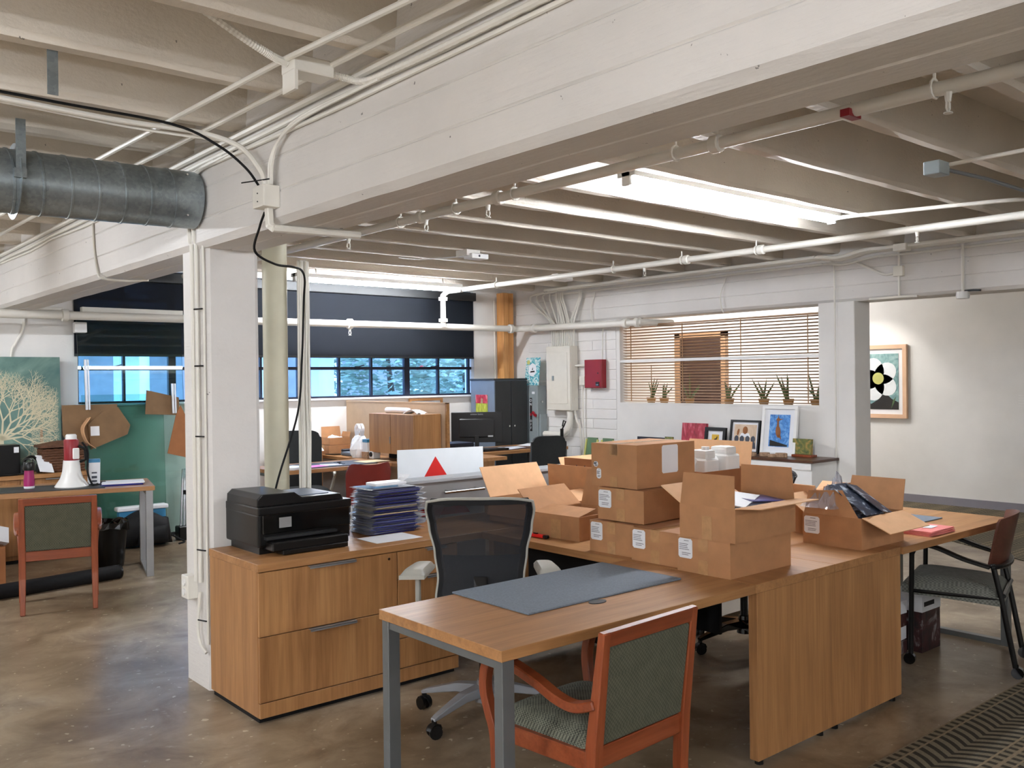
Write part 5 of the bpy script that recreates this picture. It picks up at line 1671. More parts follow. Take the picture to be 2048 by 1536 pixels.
# stack of sleeved booklets
sr = random.Random(8)
for k in range(30):
    z = T + 0.001 + k * 0.0083
    cx, cy = 2.735 + sr.uniform(-.012, .012) + (0.0 if k < 14 else 0.012), 4.345 + sr.uniform(-.014, .014)
    rz = sr.uniform(-0.07, 0.07)
    sl = {0: 'lowest blue booklet of the sleeved stack beside the printer', 13: 'lower pale yellow booklet in the blue sleeved stack beside the printer', 17: 'upper pale yellow booklet in the blue sleeved stack beside the printer', 29: 'topmost navy booklet of the sleeved stack beside the printer'}
    hue = ('bright blue', 'navy blue', 'bright blue', 'pale violet', 'navy blue')[k % 5]
    t = thing('sleeved_booklet', sl.get(k, hue + ' booklet in a clear sleeve in the stack beside the printer'), 'booklet', (cx, cy, z), rz, 'sleeved booklets beside the printer')
    R = root_matrix(t)
    MB().cbox((0.01, 0, 0.003), (0.275, 0.215, 0.0052), R).build('booklet', ('blue_folder', 'navy_folder', 'blue_folder', 'violet_folder', 'navy_folder')[k % 5] if k not in (13, 17) else 'pale_yellow', t)
    w = sr.uniform(0.0, 0.05)
    MB().grid(lambda u, v: R @ Vector((-0.15 + u * (0.32 + w), -0.118 + v * 0.236, 0.0064 + 0.003 * math.sin(9 * u + k) * (u > 0.88) + (0.012 * max(0, u - 0.92) * 10 * math.sin(k * 1.7)) - 0.004 * max(0, 0.06 - u) * 10)), 12, 4).build('clear_sleeve', 'clear_film', t)
nb = thing('paper_roll', 'white folded packet on top of the sleeved booklets', 'paper', (2.74, 4.34, T + 0.262))
MB().cbox((2.745, 4.33, T + 0.268), (0.20, 0.11, 0.018), None).build('packet', 'white_bag', nb, bevel=0.008, seg=2)
MB().bar([(2.83, 4.33, T + 0.272), (2.86, 4.33, T + 0.29), (2.87, 4.34, T + 0.305)], 0.06, 0.003).build('torn_end', 'white_bag', nb)
# inkjet printer
pt = thing('inkjet_printer', 'black all-in-one printer on the worktop beside the square column', 'printer', (2.14, 4.30, T))
x0, x1, y0, y1 = 1.90, 2.405, 4.145, 4.525
B((x0, y0, T + 0.035), (x1, y1, T + 0.20)).build('body', 'black_plastic', pt, bevel=0.012, seg=2)
B((x0 + 0.02, y0 + 0.03, T), (x1 - 0.01, y1 - 0.02, T + 0.04)).build('foot', 'black_plastic', pt)
B((x0, y0 - 0.006, T + 0.19), (x1 + 0.006, y1, T + 0.232)).build('scanner_lid', 'black_plastic', pt, bevel=0.008, seg=2)
ad = MB()
ad.prism([(x0 + 0.002, T + 0.23), (x1 - 0.03, T + 0.23), (x1 - 0.05, T + 0.262), (x0 + 0.24, T + 0.262), (x0 + 0.20, T + 0.29), (x0 + 0.03, T + 0.292), (x0 + 0.004, T + 0.27)], -(y1 - 0.01), -(y0 + 0.01), Matrix.Rotation(PI / 2, 4, 'X'))
ad.build('document_feeder', 'black_plastic', pt, bevel=0.006, seg=2)
B((x0 + 0.25, y0 + 0.06, T + 0.261), (x1 - 0.09, y1 - 0.06, T + 0.266)).build('feeder_tray', 'slate_side', pt)
B((x0 + 0.02, y0 - 0.012, T + 0.10), (x1 - 0.01, y0 + 0.004, T + 0.195)).build('control_fascia', 'black_gloss', pt, bevel=0.004)
B((x0 + 0.105, y0 - 0.014, T + 0.125), (x0 + 0.17, y0 - 0.011, T + 0.175)).build('display', 'grey_laminate', pt)
B((x0 + 0.03, y0 - 0.03, T + 0.075), (x1 - 0.09, y0 + 0.004, T + 0.088)).build('output_slot', 'dark_metal', pt)
B((x0 + 0.04, y0 - 0.075, T + 0.022), (x1 - 0.05, y0 + 0.06, T + 0.066)).build('paper_tray', 'black_plastic', pt, bevel=0.006)
B((x0 + 0.09, y0 - 0.085, T + 0.004), (x1 - 0.06, y0 + 0.02, T + 0.026)).build('photo_tray', 'black_plastic', pt, bevel=0.003)
# ------------------------------------------------------------------ under the desks
t = thing('product_box', 'black and white printed box on the floor under the right-hand desk', 'box', (5.2, 2.6, 0), 0)
B((5.08, 2.44, 0.0), (5.30, 2.62, 0.33)).build('box', 'print_dark', t, bevel=0.002)
B((5.078, 2.438, 0.23), (5.302, 2.622, 0.332)).build('white_band', 'paper', t)
B((5.10, 2.436, 0.26), (5.22, 2.4385, 0.285)).build('print', 'ink_black', t)
for k in range(4):
    sheet('flat_box', ('lowest dark flat box under the right-hand desk', 'lower white flat box under the right-hand desk', 'upper dark flat box under the right-hand desk', 'topmost white flat box under the right-hand desk')[k], 'box', (4.93, 2.66, 0.002 + 0.075 * k), 0.22, 0.30, rnd.uniform(-.1, .1), 0.072, ('print_dark', 'paper', 'print_dark', 'paper')[k], group='flat boxes under the right-hand desk')
t = thing('plastic_bin', 'white plastic tub on the floor behind the end panel', 'bin', (5.0, 3.78, 0))
B((4.78, 3.62, 0.03), (5.24, 3.95, 0.16)).build('tub', 'white_plastic', t, bevel=0.02, seg=2)
B((4.76, 3.60, 0.16), (5.26, 3.97, 0.185)).build('rim', 'white_plastic', t, bevel=0.006)
for x in (4.84, 5.18):
    B((x - 0.02, 3.64, 0), (x + 0.02, 3.68, 0.032)).build('foot', 'white_plastic', t)

# ================================================================== LEFT WORKSTATION
A = math.radians(-13.8)
ld = thing('desk', 'wood-topped desk with white steel leg at far left', 'desk', (1.9, 8.0, 0), A)
R = root_matrix(ld)
Rw = R
# local frame: right front corner of the top at (0.68,-0.52)


def RB(a, b, name, mat, t=ld, bevel=0.0015):
    return MB().box(a, b, R).build(name, mat, t, bevel=bevel)


RB((-1.0, -0.245, T - 0.036), (0.77, 0.455, T), 'top', 'wood_x')
for y in (-0.24, 0.40):
    RB((0.70, y, 0), (0.755, y + 0.05, T - 0.036), 'leg', 'silver_metal')
RB((0.70, -0.19, 0.0), (0.755, 0.40, 0.025), 'floor_rail', 'silver_metal')
RB((0.70, -0.19, T - 0.07), (0.755, 0.40, T - 0.036), 'top_rail', 'silver_metal')
pd = MB().box((-0.95, -0.19, T + 0.0005), (0.40, 0.24, T + 0.006), R).build('desk_pad', 'charcoal_cabinet', bevel=0.001)
tag(pd, 'dark desk pad under the megaphone on the left-hand desk', 'desk pad')
P = lambda x, y, z=0: R @ Vector((x, y, z))
# megaphone standing on its bell
c = Vector((2.06, 7.975, T + 0.0065))
mg = thing('megaphone', 'red and white megaphone standing on its bell on the left desk', 'megaphone', c)
MB().lathe([(0.125, 0.0), (0.128, 0.006), (0.118, 0.02), (0.085, 0.07), (0.068, 0.13), (0.062, 0.20), (0.06, 0.215)], 28, Matrix.Translation(c)).build('bell', 'white_plastic', mg, smooth=True)
MB().lathe([(0.055, 0.215), (0.056, 0.235), (0.056, 0.375), (0.05, 0.385)], 24, Matrix.Translation(c)).build('body', 'red_paint', mg, smooth=True)
MB().lathe([(0.042, 0.385), (0.042, 0.415), (0.034, 0.425)], 20, Matrix.Translation(c)).build('end_cap', 'white_plastic', mg, smooth=True)
hd = [c + Vector(p) for p in ((0.05, -0.03, 0.33), (0.09, -0.055, 0.30), (0.095, -0.055, 0.22), (0.055, -0.035, 0.20))]
MB().bar(hd, 0.02, 0.026, (0, 1, 0)).build('grip', 'black_plastic', mg, bevel=0.003)
MB().cbox(c + Vector((0.02, -0.055, 0.27)), (0.05, 0.03, 0.09)).build('trigger_block', 'white_plastic', mg, bevel=0.006)
MB().tube(smooth_path([c + Vector(p) for p in ((0.07, -0.05, 0.36), (0.11, -0.06, 0.28), (0.105, -0.06, 0.12), (0.14, -0.07, 0.01), (0.19, -0.03, 0.008))]), 0.009, 6).build('strap', 'black_matte', mg)
# white box, papers, bottle
wb_ = thing('supply_box', 'small white printed carton beside the megaphone', 'box', (2.24, 8.0, T), A)
R2 = root_matrix(wb_)
MB().cbox((0, 0, 0.115), (0.085, 0.06, 0.20), R2 @ Matrix.Rotation(0.02, 4, 'Y')).build('box', 'paper', wb_, bevel=0.002)
MB().box((-0.045, -0.0315, 0.19), (0.045, 0.032, 0.218), R2).build('blue_lid', 'blue_box', wb_)
MB().box((-0.05, -0.033, 0.03), (-0.043, 0.03, 0.235), R2).build('open_flap', 'paper', wb_)
for p, q in ((0.10, 0.012), (0.06, 0.02), (0.03, 0.015)):
    MB().box((-0.02, -0.0315, p), (0.02, -0.0302, p + q), R2).build('print', 'ink', wb_)
for k in range(5):
    m = R @ TRS((0.54 + rnd.uniform(-.01, .01), 0.03, T + 0.001 + k * 0.005), rnd.uniform(-.04, .04))
    o = MB().cbox((0, 0, 0.002), (0.32, 0.24, 0.0045), m).build('folder', 'blue_folder' if k < 3 else 'paper')
    tag(o, ('blue folder in the pile at the corner of the left desk' if k < 3 else 'white sheet on the blue folders at the corner of the left desk'), 'folder', 'folders on the left desk')
sheet('phone', 'black phone lying beside the white carton on the left desk', 'phone', tuple(P(0.36, 0.10, T + 0.007)), 0.12, 0.07, A, 0.02, 'black_plastic', bev=0.004)
c = Vector((1.775, 8.10, T + 0.007))
bt = thing('drink_bottle', 'magenta bottle with a black loop lid on the left desk', 'bottle', c)
MB().lathe([(0.038, 0.0), (0.04, 0.004), (0.04, 0.018)], 20, Matrix.Translation(c)).build('base', 'paper', bt, smooth=True)
MB().lathe([(0.04, 0.018), (0.041, 0.06), (0.034, 0.13), (0.034, 0.145)], 20, Matrix.Translation(c)).build('body', 'magenta', bt, smooth=True)
MB().lathe([(0.042, 0.145), (0.044, 0.16), (0.043, 0.20), (0.036, 0.21)], 20, Matrix.Translation(c)).build('lid', 'black_plastic', bt, smooth=True)
MB().tube([c + Vector((0.03 * math.cos(a), -0.03 * math.cos(a), 0.205 + 0.03 * math.sin(a))) for a in [PI * k / 8 for k in range(9)]], 0.006, 6).build('loop', 'black_plastic', bt)
# credenza along the window wall with painting, basket, clutter
cr = thing('drawer_cabinet', 'wood credenza below the tree painting at far left', 'cabinet', (1.6, 9.18, 0))
B((-0.4, 8.92, 0.74), (2.475, 9.44, 0.775)).build('top', 'wood_x', cr, bevel=0.002)
B((-0.39, 8.96, 0.03), (2.465, 9.43, 0.74)).build('body', 'wood_z', cr)
for k in range(5):
    d = B((-0.38 + 0.568 * k, 8.942, 0.07), (0.18 + 0.568 * k, 8.962, 0.735)).build('drawer', 'wood_z', cr, bevel=0.001)
    B((-0.18 + 0.568 * k, 8.92, 0.725), (0.02 + 0.568 * k, 8.944, 0.733)).build('tab_pull', 'silver_metal', d)
B((-0.38, 8.97, 0), (2.45, 9.42, 0.03)).build('plinth', 'black_matte', cr)
t, m = framed('canvas_painting', 'teal canvas with a pale branching tree propped on the credenza', '-y', (1.72, 9.30, 0.777), 1.20, 1.055, 0.03, 0, 'paper', 0, 'art_teal', 0.03)
br = MB()
tr = random.Random(2)


def branch(x, y, a, L, w, dep):
    x2, y2 = x + L * math.cos(a), y + L * math.sin(a)
    nx, ny = -math.sin(a) * w / 2, math.cos(a) * w / 2
    if not (-0.58 < x2 < 0.585 and 0.05 < y2 < 1.03):
        return
    k = 0.72
    br.prism([(x - nx, y - ny), (x + nx, y + ny), (x2 + nx * k, y2 + ny * k), (x2 - nx * k, y2 - ny * k)], 0, 0.0008 + 0.0001 * dep, m)
    if dep == 0:
        return
    for s in (-1, 1):
        branch(x2, y2, a + s * tr.uniform(0.2, 0.6), L * tr.uniform(0.66, 0.86), w * 0.72, dep - 1)
    if tr.random() < 0.35:
        branch(x + (x2 - x) * 0.5, y + (y2 - y) * 0.5, a + tr.choice((-1, 1)) * tr.uniform(0.5, 0.9), L * 0.6, w * 0.6, dep - 1)


for a in (0.12, 0.42, 0.75, 1.1, 1.5, 1.9):
    branch(0.10, 0.30, a, 0.17, 0.02, 7)
br.prism([(0.07, 0.02), (0.125, 0.02), (0.115, 0.32), (0.085, 0.32)], 0, 0.001, m)
br.build('tree_branches', 'branch_cream', t)
flat(t, m, [[(0.41, 0.02), (0.45, 0.02), (0.44, 0.4), (0.42, 0.4)]], 'second_trunk', 'clay', 0.0009)
# wicker hamper: woven courses
wk = thing('wicker_basket', 'brown wicker hamper with a lid on the credenza', 'basket', (2.30, 9.18, 0.776))
x0, x1, y0, y1 = 2.10, 2.44, 9.03, 9.23
for k in range(9):
    z = 0.790 + k * 0.0235
    e = 0.004 * (k % 2)
    pts = []
    for (xa, ya), (xb, yb) in (((x0, y0), (x1, y0)), ((x1, y0), (x1, y1)), ((x1, y1), (x0, y1)), ((x0, y1), (x0, y0))):
        for i in range(10):
            f = i / 10
            pts.append((xa + (xb - xa) * f, ya + (yb - ya) * f, z + (0.003 if (i + k) % 2 else -0.003)))
    pts.append(pts[0])
    MB().tube(pts, 0.0135, 6).build('woven_course', 'wicker', wk, smooth=True)
B((x0 + 0.01, y0 + 0.01, 0.778), (x1 - 0.01, y1 - 0.01, 0.985)).build('inner_wall', 'wicker', wk)
lid = MB().grid(lambda u, v: Vector((x0 - 0.03 + u * (x1 - x0 + 0.06), y0 - 0.03 + v * (y1 - y0 + 0.06), 1.0 + 0.035 * math.sin(PI * u) * math.sin(PI * v) + 0.004 * ((round(u * 22) + round(v * 12)) % 2))), 22, 12, (0, 0, 0.02))
lid.build('lid', 'wicker', wk)
# clutter beside the basket
t = thing('binder_box', 'black file box at the left edge on the credenza', 'box', (1.84, 9.2, 0.776))
B((1.70, 9.08, 0.776), (1.92, 9.28, 1.04)).build('box', 'black_plastic', t, bevel=0.004)
B((1.87, 9.078, 0.97), (1.91, 9.08, 1.02)).build('label', 'paper', t)
t = thing('headset', 'black headset lying on the credenza', 'headphones', (2.0, 9.05, 0.78))
MB().tube(smooth_path([(1.93, 9.05, 0.80), (1.95, 9.04, 0.90), (2.01, 9.03, 0.93), (2.06, 9.04, 0.87), (2.06, 9.05, 0.80)]), 0.012, 8).build('headband', 'black_plastic', t)
for x in (1.935, 2.06):
    MB().tube([(x - 0.015, 9.045, 0.82), (x + 0.02, 9.045, 0.82)], 0.04, 14).build('ear_cup', 'charcoal_fabric', t, smooth=True)
MB().tube(smooth_path([(1.95, 9.0, 0.79), (1.85, 8.96, 0.783), (1.78, 8.97, 0.782), (1.70, 8.95, 0.783)]), 0.008, 6).build('cord', 'black_plastic', t)
sheet('paper_sheet', 'white sheet leaning on the wicker hamper', 'paper', (2.10, 9.0, 0.86), 0.13, 0.19, 0.25, 0.002, 'paper', (0.85, 0.15))
# glass sheets leaning on the wall below and in front of the window
gs = thing('glass_sheet', 'large greenish glass sheet leaning on the window wall with cardboard corners', 'glass', (2.98, 9.3, 0))
m = TRS((2.98, 9.20, 0.05), 0, -0.075)
B((-0.50, 0, 0), (0.50, 0.01, 2.16), m).build('pane', 'green_glass', gs)
for p in ([(-0.66, 1.05), (-0.60, 0.95), (-0.42, 0.94), (-0.34, 1.20), (-0.17, 1.24), (-0.16, 1.33), (-0.66, 1.33)],):
    MB().prism(p, 0.014, 0.022, m @ Matrix.Rotation(PI / 2, 4, 'X')).build('corner_guard', 'card_dull', gs)
cg = smooth_path([(-0.44, -0.045, 1.20), (-0.50, -0.06, 1.1), (-0.47, -0.055, 0.98), (-0.40, -0.03, 0.92)], 5)
MB().bar([m @ p for p in cg], 0.006, 0.12, (0, 1, 0)).build('tape_strap', 'card_pale', gs)
MB().prism([(-0.44, 1.14), (-0.42, 0.90), (-0.08, 1.03), (-0.05, 1.12), (-0.16, 1.30), (-0.3, 1.26)], 0.03, 0.038, m @ Matrix.Rotation(PI / 2, 4, 'X')).build('corner_guard', 'card_dull', gs)
B((-0.42, -0.045, 1.03), (-0.34, -0.038, 1.12), m).build('white_note', 'paper', gs)
MB().prism([(0.30, 0.82), (0.52, 0.76), (0.56, 1.06), (0.45, 1.30), (0.40, 1.20)], 0.03, 0.038, m @ Matrix.Rotation(PI / 2, 4, 'X')).build('corner_guard', 'card_dark', gs)
MB().prism([(0.10, 1.22), (0.44, 1.20), (0.44, 1.38), (0.12, 1.46)], 0.022, 0.029, m @ Matrix.Rotation(PI / 2, 4, 'X')).build('corner_guard', 'card_dull', gs)
for x0_, z0_, z1_ in ((-0.46, 1.28, 1.76), (0.36, 1.22, 1.52)):
    B((x0_, -0.055, z0_), (x0_ + 0.022, -0.042, z1_), m).build('edge_channel', 'silver_metal', gs)
    B((x0_ + 0.03, -0.05, z0_), (x0_ + 0.045, -0.042, z1_), m).build('edge_channel', 'silver_metal', gs)
B((-0.53, -0.05, 2.02), (-0.42, 0.02, 2.12), m).build('pull_clip', 'white_plastic', gs, bevel=0.004)
B((-0.50, -0.012, 0.0), (0.50, 0.022, 0.03), m).build('bottom_channel', 'dark_metal', gs)
gs = thing('glass_sheet', 'second greenish glass sheet leaning on the wall behind the backpack', 'glass', (2.95, 9.36, 0))
m = TRS((2.88, 9.32, 0.02), 0, -0.045)
B((-0.36, 0, 0), (0.42, 0.01, 1.45), m).build('pane', 'green_glass', gs)
sp_ = thing('tripod', 'folded silver tripod leaning on the wall beside the column', 'tripod', (3.43, 9.2, 0))
for k, dx in enumerate((-0.02, 0.012, 0.04)):
    MB().tube([(3.40 + dx, 9.16, 0.14), (3.46 + dx * 0.5, 9.27, 0.70)], 0.011, 8).build('leg', 'silver_metal', sp_, smooth=True)
B((3.43, 9.21, 0.44), (3.52, 9.27, 0.49)).build('collar', 'black_plastic', sp_, bevel=0.005)
B((3.34, 9.10, 0.0), (3.47, 9.22, 0.14)).build('head', 'black_plastic', sp_, bevel=0.01)
for z in (0.56,):
    MB().tube([(3.475, 9.24, z), (3.5, 9.29, 0.82)], 0.013, 8).build('centre_column', 'silver_metal', sp_)
# under-desk things
bn = thing('waste_bin', 'black waste bin with a bin bag under the left desk', 'bin', (2.42, 8.25, 0))
MB().lathe([(0.115, 0.0), (0.12, 0.01), (0.155, 0.37), (0.16, 0.38), (0.15, 0.38), (0.115, 0.03)], 24, Matrix.Translation((2.42, 8.25, 0)), cap=False).build('bin', 'black_plastic', bn, smooth=True)
r6 = random.Random(3)
rim = [[(2.42 + rr_ * math.cos(a) * (1 + r6.uniform(-.05, .05)), 8.25 + rr_ * math.sin(a) * (1 + r6.uniform(-.05, .05)), z + r6.uniform(-.02, .02)) for a in [2 * PI * k / 24 for k in range(24)]] for rr_, z in ((0.165, 0.33), (0.168, 0.385), (0.14, 0.40), (0.11, 0.36))]
MB().rings(rim, cap=False).build('bin_bag', 'black_gloss', bn)
bp_ = thing('backpack', 'black backpack slumped on the floor by the glass sheets', 'bag', (2.98, 9.0, 0))
MB().grid(lambda u, v: Vector((2.98 + (u - 0.5) * 0.50 * (1 - 0.15 * v), 8.98 - 0.10 * math.sin(PI * v) ** 0.6 * math.sin(PI * u) ** 0.3, 0.02 + v * 0.33 * (0.75 + 0.25 * math.sin(PI * min(1, u * 1.1))))), 16, 12, (0, 0.10, 0)).build('body', 'black_matte', bp_, smooth=True)
MB().grid(lambda u, v: Vector((3.02 + (u - 0.5) * 0.28, 8.89 - 0.05 * math.sin(PI * v) ** 0.5 * math.sin(PI * u) ** 0.4, 0.04 + v * 0.17)), 10, 8, (0, 0.04, 0)).build('front_pocket', 'black_matte', bp_, smooth=True)
MB().tube(smooth_path([(2.93, 9.0, 0.35), (2.95, 9.0, 0.40), (3.02, 9.0, 0.40), (3.04, 9.0, 0.35)]), 0.01, 6).build('top_handle', 'black_matte', bp_)
MB().tube(smooth_path([(3.20, 8.93, 0.10), (3.28, 8.88, 0.05), (3.30, 8.85, 0.03), (3.24, 8.84, 0.02)]), 0.009, 6).build('strap', 'black_matte', bp_)
lb_ = thing('storage_tub', 'clear blue storage tub with a pale lid behind the backpack', 'box', (2.98, 9.16, 0))
B((2.76, 9.06, 0.0), (3.20, 9.15, 0.35)).build('tub', 'blue_box', lb_, bevel=0.01)
B((2.74, 9.045, 0.35), (3.22, 9.165, 0.39)).build('lid', 'white_bag', lb_, bevel=0.008)
ru = thing('rolled_banner', 'long black tube lying on the floor under the left desk', 'tube', (1.5, 7.58, 0.05))
MB().tube([(0.3, 7.36, 0.056), (2.33, 7.70, 0.056)], 0.055, 18).build('tube', 'black_matte', ru, smooth=True)
MB().tube([(2.33, 7.70, 0.056), (2.345, 7.7025, 0.056)], 0.057, 18).build('end_cap', 'black_plastic', ru, smooth=True)
wh = thing('cardboard_tray', 'dark brown carton with white cloth at the left edge', 'box', (1.30, 8.3, 0))
B((1.05, 8.1, 0.0), (1.60, 8.5, 0.30)).build('carton', 'card_dark', wh, bevel=0.003)
wc_ = MB().grid(lambda u, v: Vector((1.08 + u * 0.54, 8.08 + v * 0.40, 0.44 + 0.06 * math.sin(3 * u + 2 * v))), 8, 8, (0, 0, -0.12))
tag(wc_.build('folded_cloth', 'white_bag', smooth=True), 'folded white cloth on the dark carton at the left edge', 'cloth')

# ================================================================== FAR WORKSTATIONS BY THE WINDOW
TF = 0.75
fd = thing('desk', 'wood desk with a dark pad below the window, behind the red chair', 'desk', (4.4, 8.1, 0))
B((3.78, 7.76, TF - 0.036), (4.985, 8.45, TF)).build('top', 'wood_x', fd, bevel=0.0015)
R = Matrix.Identity(4)
o_leg(fd, 3.79, 7.77, 8.44, TF - 0.036)
pd = B((4.05, 7.82, TF + 0.0005), (4.86, 8.28, TF + 0.007)).build('desk_pad', 'charcoal_cabinet', bevel=0.001)
tag(pd, 'dark desk pad with pink paper on the desk below the window', 'desk pad')
fr_ = thing('desk_return', 'wood return below the window carrying the plastic bag', 'desk return', (5.2, 8.5, 0))
B((4.99, 7.40, TF - 0.036), (5.415, 9.42, TF)).build('top', 'wood_y', fr_, bevel=0.0015)
B((4.995, 7.42, 0.03), (5.41, 7.46, TF - 0.037)).build('end_panel', 'wood_z', fr_)
fr_ = thing('desk_return', 'wood return beyond the tan screen carrying the black equipment', 'desk return', (5.85, 8.5, 0))
B((5.46, 7.48, TF - 0.036), (6.26, 9.42, TF)).build('top', 'wood_y', fr_, bevel=0.0015)
B((5.47, 9.3, 0.03), (6.25, 9.34, TF - 0.037)).build('end_panel', 'wood_z', fr_)
scn = thing('desk_screen', 'tan fabric screen dividing the desks below the window', 'screen', (5.44, 8.4, 0))
B((5.425, 7.44, 0.10), (5.452, 9.40, 1.335)).build('fabric_panel', 'screen_tan', scn)
B((5.42, 7.415, 0.0), (5.457, 7.44, 1.345)).build('end_trim', 'edge_y', scn)
B((5.42, 7.415, 1.335), (5.457, 9.40, 1.346)).build('top_trim', 'screen_tan', scn)
B((5.42, 7.44, 0.0), (5.457, 9.4, 0.10)).build('base_rail', 'grey_metal', scn)
hu = thing('wall_hutch', 'wood hutch with two doors hung on the tan screen', 'cabinet', (5.25, 7.93, 0.81))
B((5.10, 7.51, 0.825), (5.418, 8.34, 1.232)).build('carcass', 'wood_z', hu, bevel=0.002)
for a, b in ((7.512, 7.92), (7.926, 8.338)):
    d = B((5.082, a, 0.827), (5.099, b, 1.23)).build('door', 'wood_z', hu, bevel=0.001)
B((5.074, 7.93, 0.93), (5.084, 7.936, 1.0)).build('pull', 'silver_metal', hu)
B((5.30, 7.55, TF + 0.001), (5.40, 8.3, 0.824)).build('gap_shade_strip', 'black_matte', hu)  # black strip standing in for shade in the gap under the hutch
pl = thing('wrapped_roll', 'white plastic wrapped roll on top of the wood hutch', 'package', (5.25, 7.9, 1.232))
MB().tube(smooth_path([(5.25, 8.25, 1.262), (5.25, 8.0, 1.264), (5.25, 7.84, 1.262)]), 0.03, 14).build('roll', 'white_bag', pl, smooth=True)
MB().grid(lambda u, v: Vector((5.19 + 0.13 * u, 7.60 + 0.28 * v, 1.236 + 0.03 * math.sin(PI * v) + 0.012 * math.sin(9 * u + 5 * v))), 10, 10, (0, 0, -0.003)).build('loose_wrap', 'white_bag', pl)
# plastic carrier bag
pb = thing('carrier_bag', 'white plastic carrier bag standing on the return by the hutch', 'bag', (5.12, 8.62, TF))
r7 = random.Random(5)
rings = []
for k, (rx, ry, z) in enumerate(((0.08, 0.09, 0.002), (0.10, 0.105, 0.03), (0.105, 0.105, 0.09), (0.09, 0.095, 0.15), (0.07, 0.08, 0.20), (0.05, 0.065, 0.23))):
    rings.append([(5.12 + rx * (1 + r7.uniform(-.12, .12)) * math.cos(a), 8.60 + ry * (1 + r7.uniform(-.12, .12)) * math.sin(a), TF + z + r7.uniform(-.006, .006)) for a in [2 * PI * i / 18 for i in range(18)]])
rings[0] = [(p[0], p[1], TF + 0.002) for p in rings[0]]
MB().rings(rings).build('bag_body', 'white_bag', pb)
for s in (-1, 1):
    MB().bar(smooth_path([(5.12, 8.60 + 0.055, TF + 0.21), (5.12 + 0.02 * s, 8.60 + 0.045, TF + 0.31), (5.12 + 0.02 * s, 8.60, TF + 0.36), (5.12 + 0.02 * s, 8.60 - 0.045, TF + 0.31), (5.12, 8.60 - 0.055, TF + 0.21)], 5), 0.008, 0.03, (1, 0, 0)).build('handle', 'white_bag', pb)
t = thing('small_carton', 'small white and blue carton beside the carrier bag', 'box', (5.15, 8.43, TF))
B((5.08, 8.38, TF + 0.07), (5.22, 8.47, TF + 0.20)).build('carton', 'paper', t, bevel=0.002)
B((5.078, 8.378, TF + 0.17), (5.222, 8.472, TF + 0.202)).build('blue_lid', 'blue_box', t)
B((5.06, 8.36, TF + 0.001), (5.2, 8.46, TF + 0.07)).build('base_carton', 'clay', t)
t = thing('tape_dispenser', 'small white device beside the carrier bag under the hutch', 'device', (5.12, 8.36, TF))
B((5.08, 8.27, TF + 0.001), (5.18, 8.35, TF + 0.09)).build('case', 'white_plastic', t, bevel=0.01)
MB().tube([(5.08, 8.30, TF + 0.05), (5.07, 8.30, TF + 0.05)], 0.025, 12).build('lens', 'ink_black', t)
t = thing('desk_phone', 'dark blue desk phone on the return left of the carrier bag', 'phone', (5.18, 8.87, TF))
B((5.10, 8.78, TF + 0.001), (5.28, 8.98, TF + 0.045)).build('case', 'slate_side', t, bevel=0.01)
B((5.10, 8.93, TF + 0.045), (5.27, 8.975, TF + 0.07)).build('handset', 'window_steel', t, bevel=0.008)
sheet('notebook', 'thin dark notebook at the far end of the return below the window', 'notebook', (5.10, 9.12, TF + 0.001), 0.12, 0.16, 0.2, 0.01, 'black_plastic')
# small cartons under the sill
carton('small open carton with tissue below the window sill', (5.08, 9.18, TF + 0.105), (0.26, 0.20, 0.08), 0.0, {'y+': (0.15, 0.12), 'x+': (0.3, 0.06)}, mat='card')
carton('small flat carton under the open one below the window sill', (5.05, 9.15, TF + 0.001), (0.30, 0.24, 0.095), 0.0, None, mat='card')
crumple('tissue_paper', 'white tissue in the small carton below the window sill', (5.2, 9.28, TF + 0.15), 0.2, 0.14, 0.07, 9, 'white_bag', 'paper', 6)
crumple('plastic_bag', 'pile of pale plastic bags on the floor cartons below the window sill', (4.70, 9.26, 0.80), 0.56, 0.28, 0.26, 10, 'white_bag', 'plastic bag', 9)
carton('carton under the pale plastic bags below the window sill', (4.44, 9.13, 0.0), (0.52, 0.29, 0.79), 0.0, None, mat='card')
# papers on the far desk
sheet('paper_sheet', 'hot pink sheet on the far desk below the window', 'paper', (4.22, 7.93, TF + 0.008), 0.22, 0.16, 0.2, 0.002, 'hot_pink')
sheet('paper_sheet', 'white sheet beside the pink one on the far desk', 'paper', (4.42, 7.97, TF + 0.0075), 0.20, 0.14, -0.3, 0.002)
sheet('paper_sheet', 'pale yellow folder at the right end of the far desk', 'paper', (4.90, 8.0, TF + 0.0085), 0.30, 0.22, 0.1, 0.002, 'pale_yellow')
sheet('paper_sheet', 'loose white papers at the left end of the far desk', 'paper', (3.98, 7.90, TF + 0.003), 0.22, 0.2, 0.4, 0.02)
t = thing('key_bunch', 'small bunch of dark keys on the far desk pad', 'keys', (4.5, 7.95, TF + 0.008))
for k in range(4):
    MB().cbox((4.5, 7.95, TF + 0.013 + 0.004 * k), (0.06, 0.018, 0.003), TRS((4.5, 7.95, 0), 0.7 * k) @ Matrix.Translation((-4.47, -7.95, 0))).build('key', 'dark_metal', t)
MB().tube([(4.5 + 0.02 * math.cos(a), 7.95 + 0.02 * math.sin(a), TF + 0.028) for a in [2 * PI * k / 10 for k in range(11)]], 0.004, 5).build('key_ring', 'dark_metal', t)


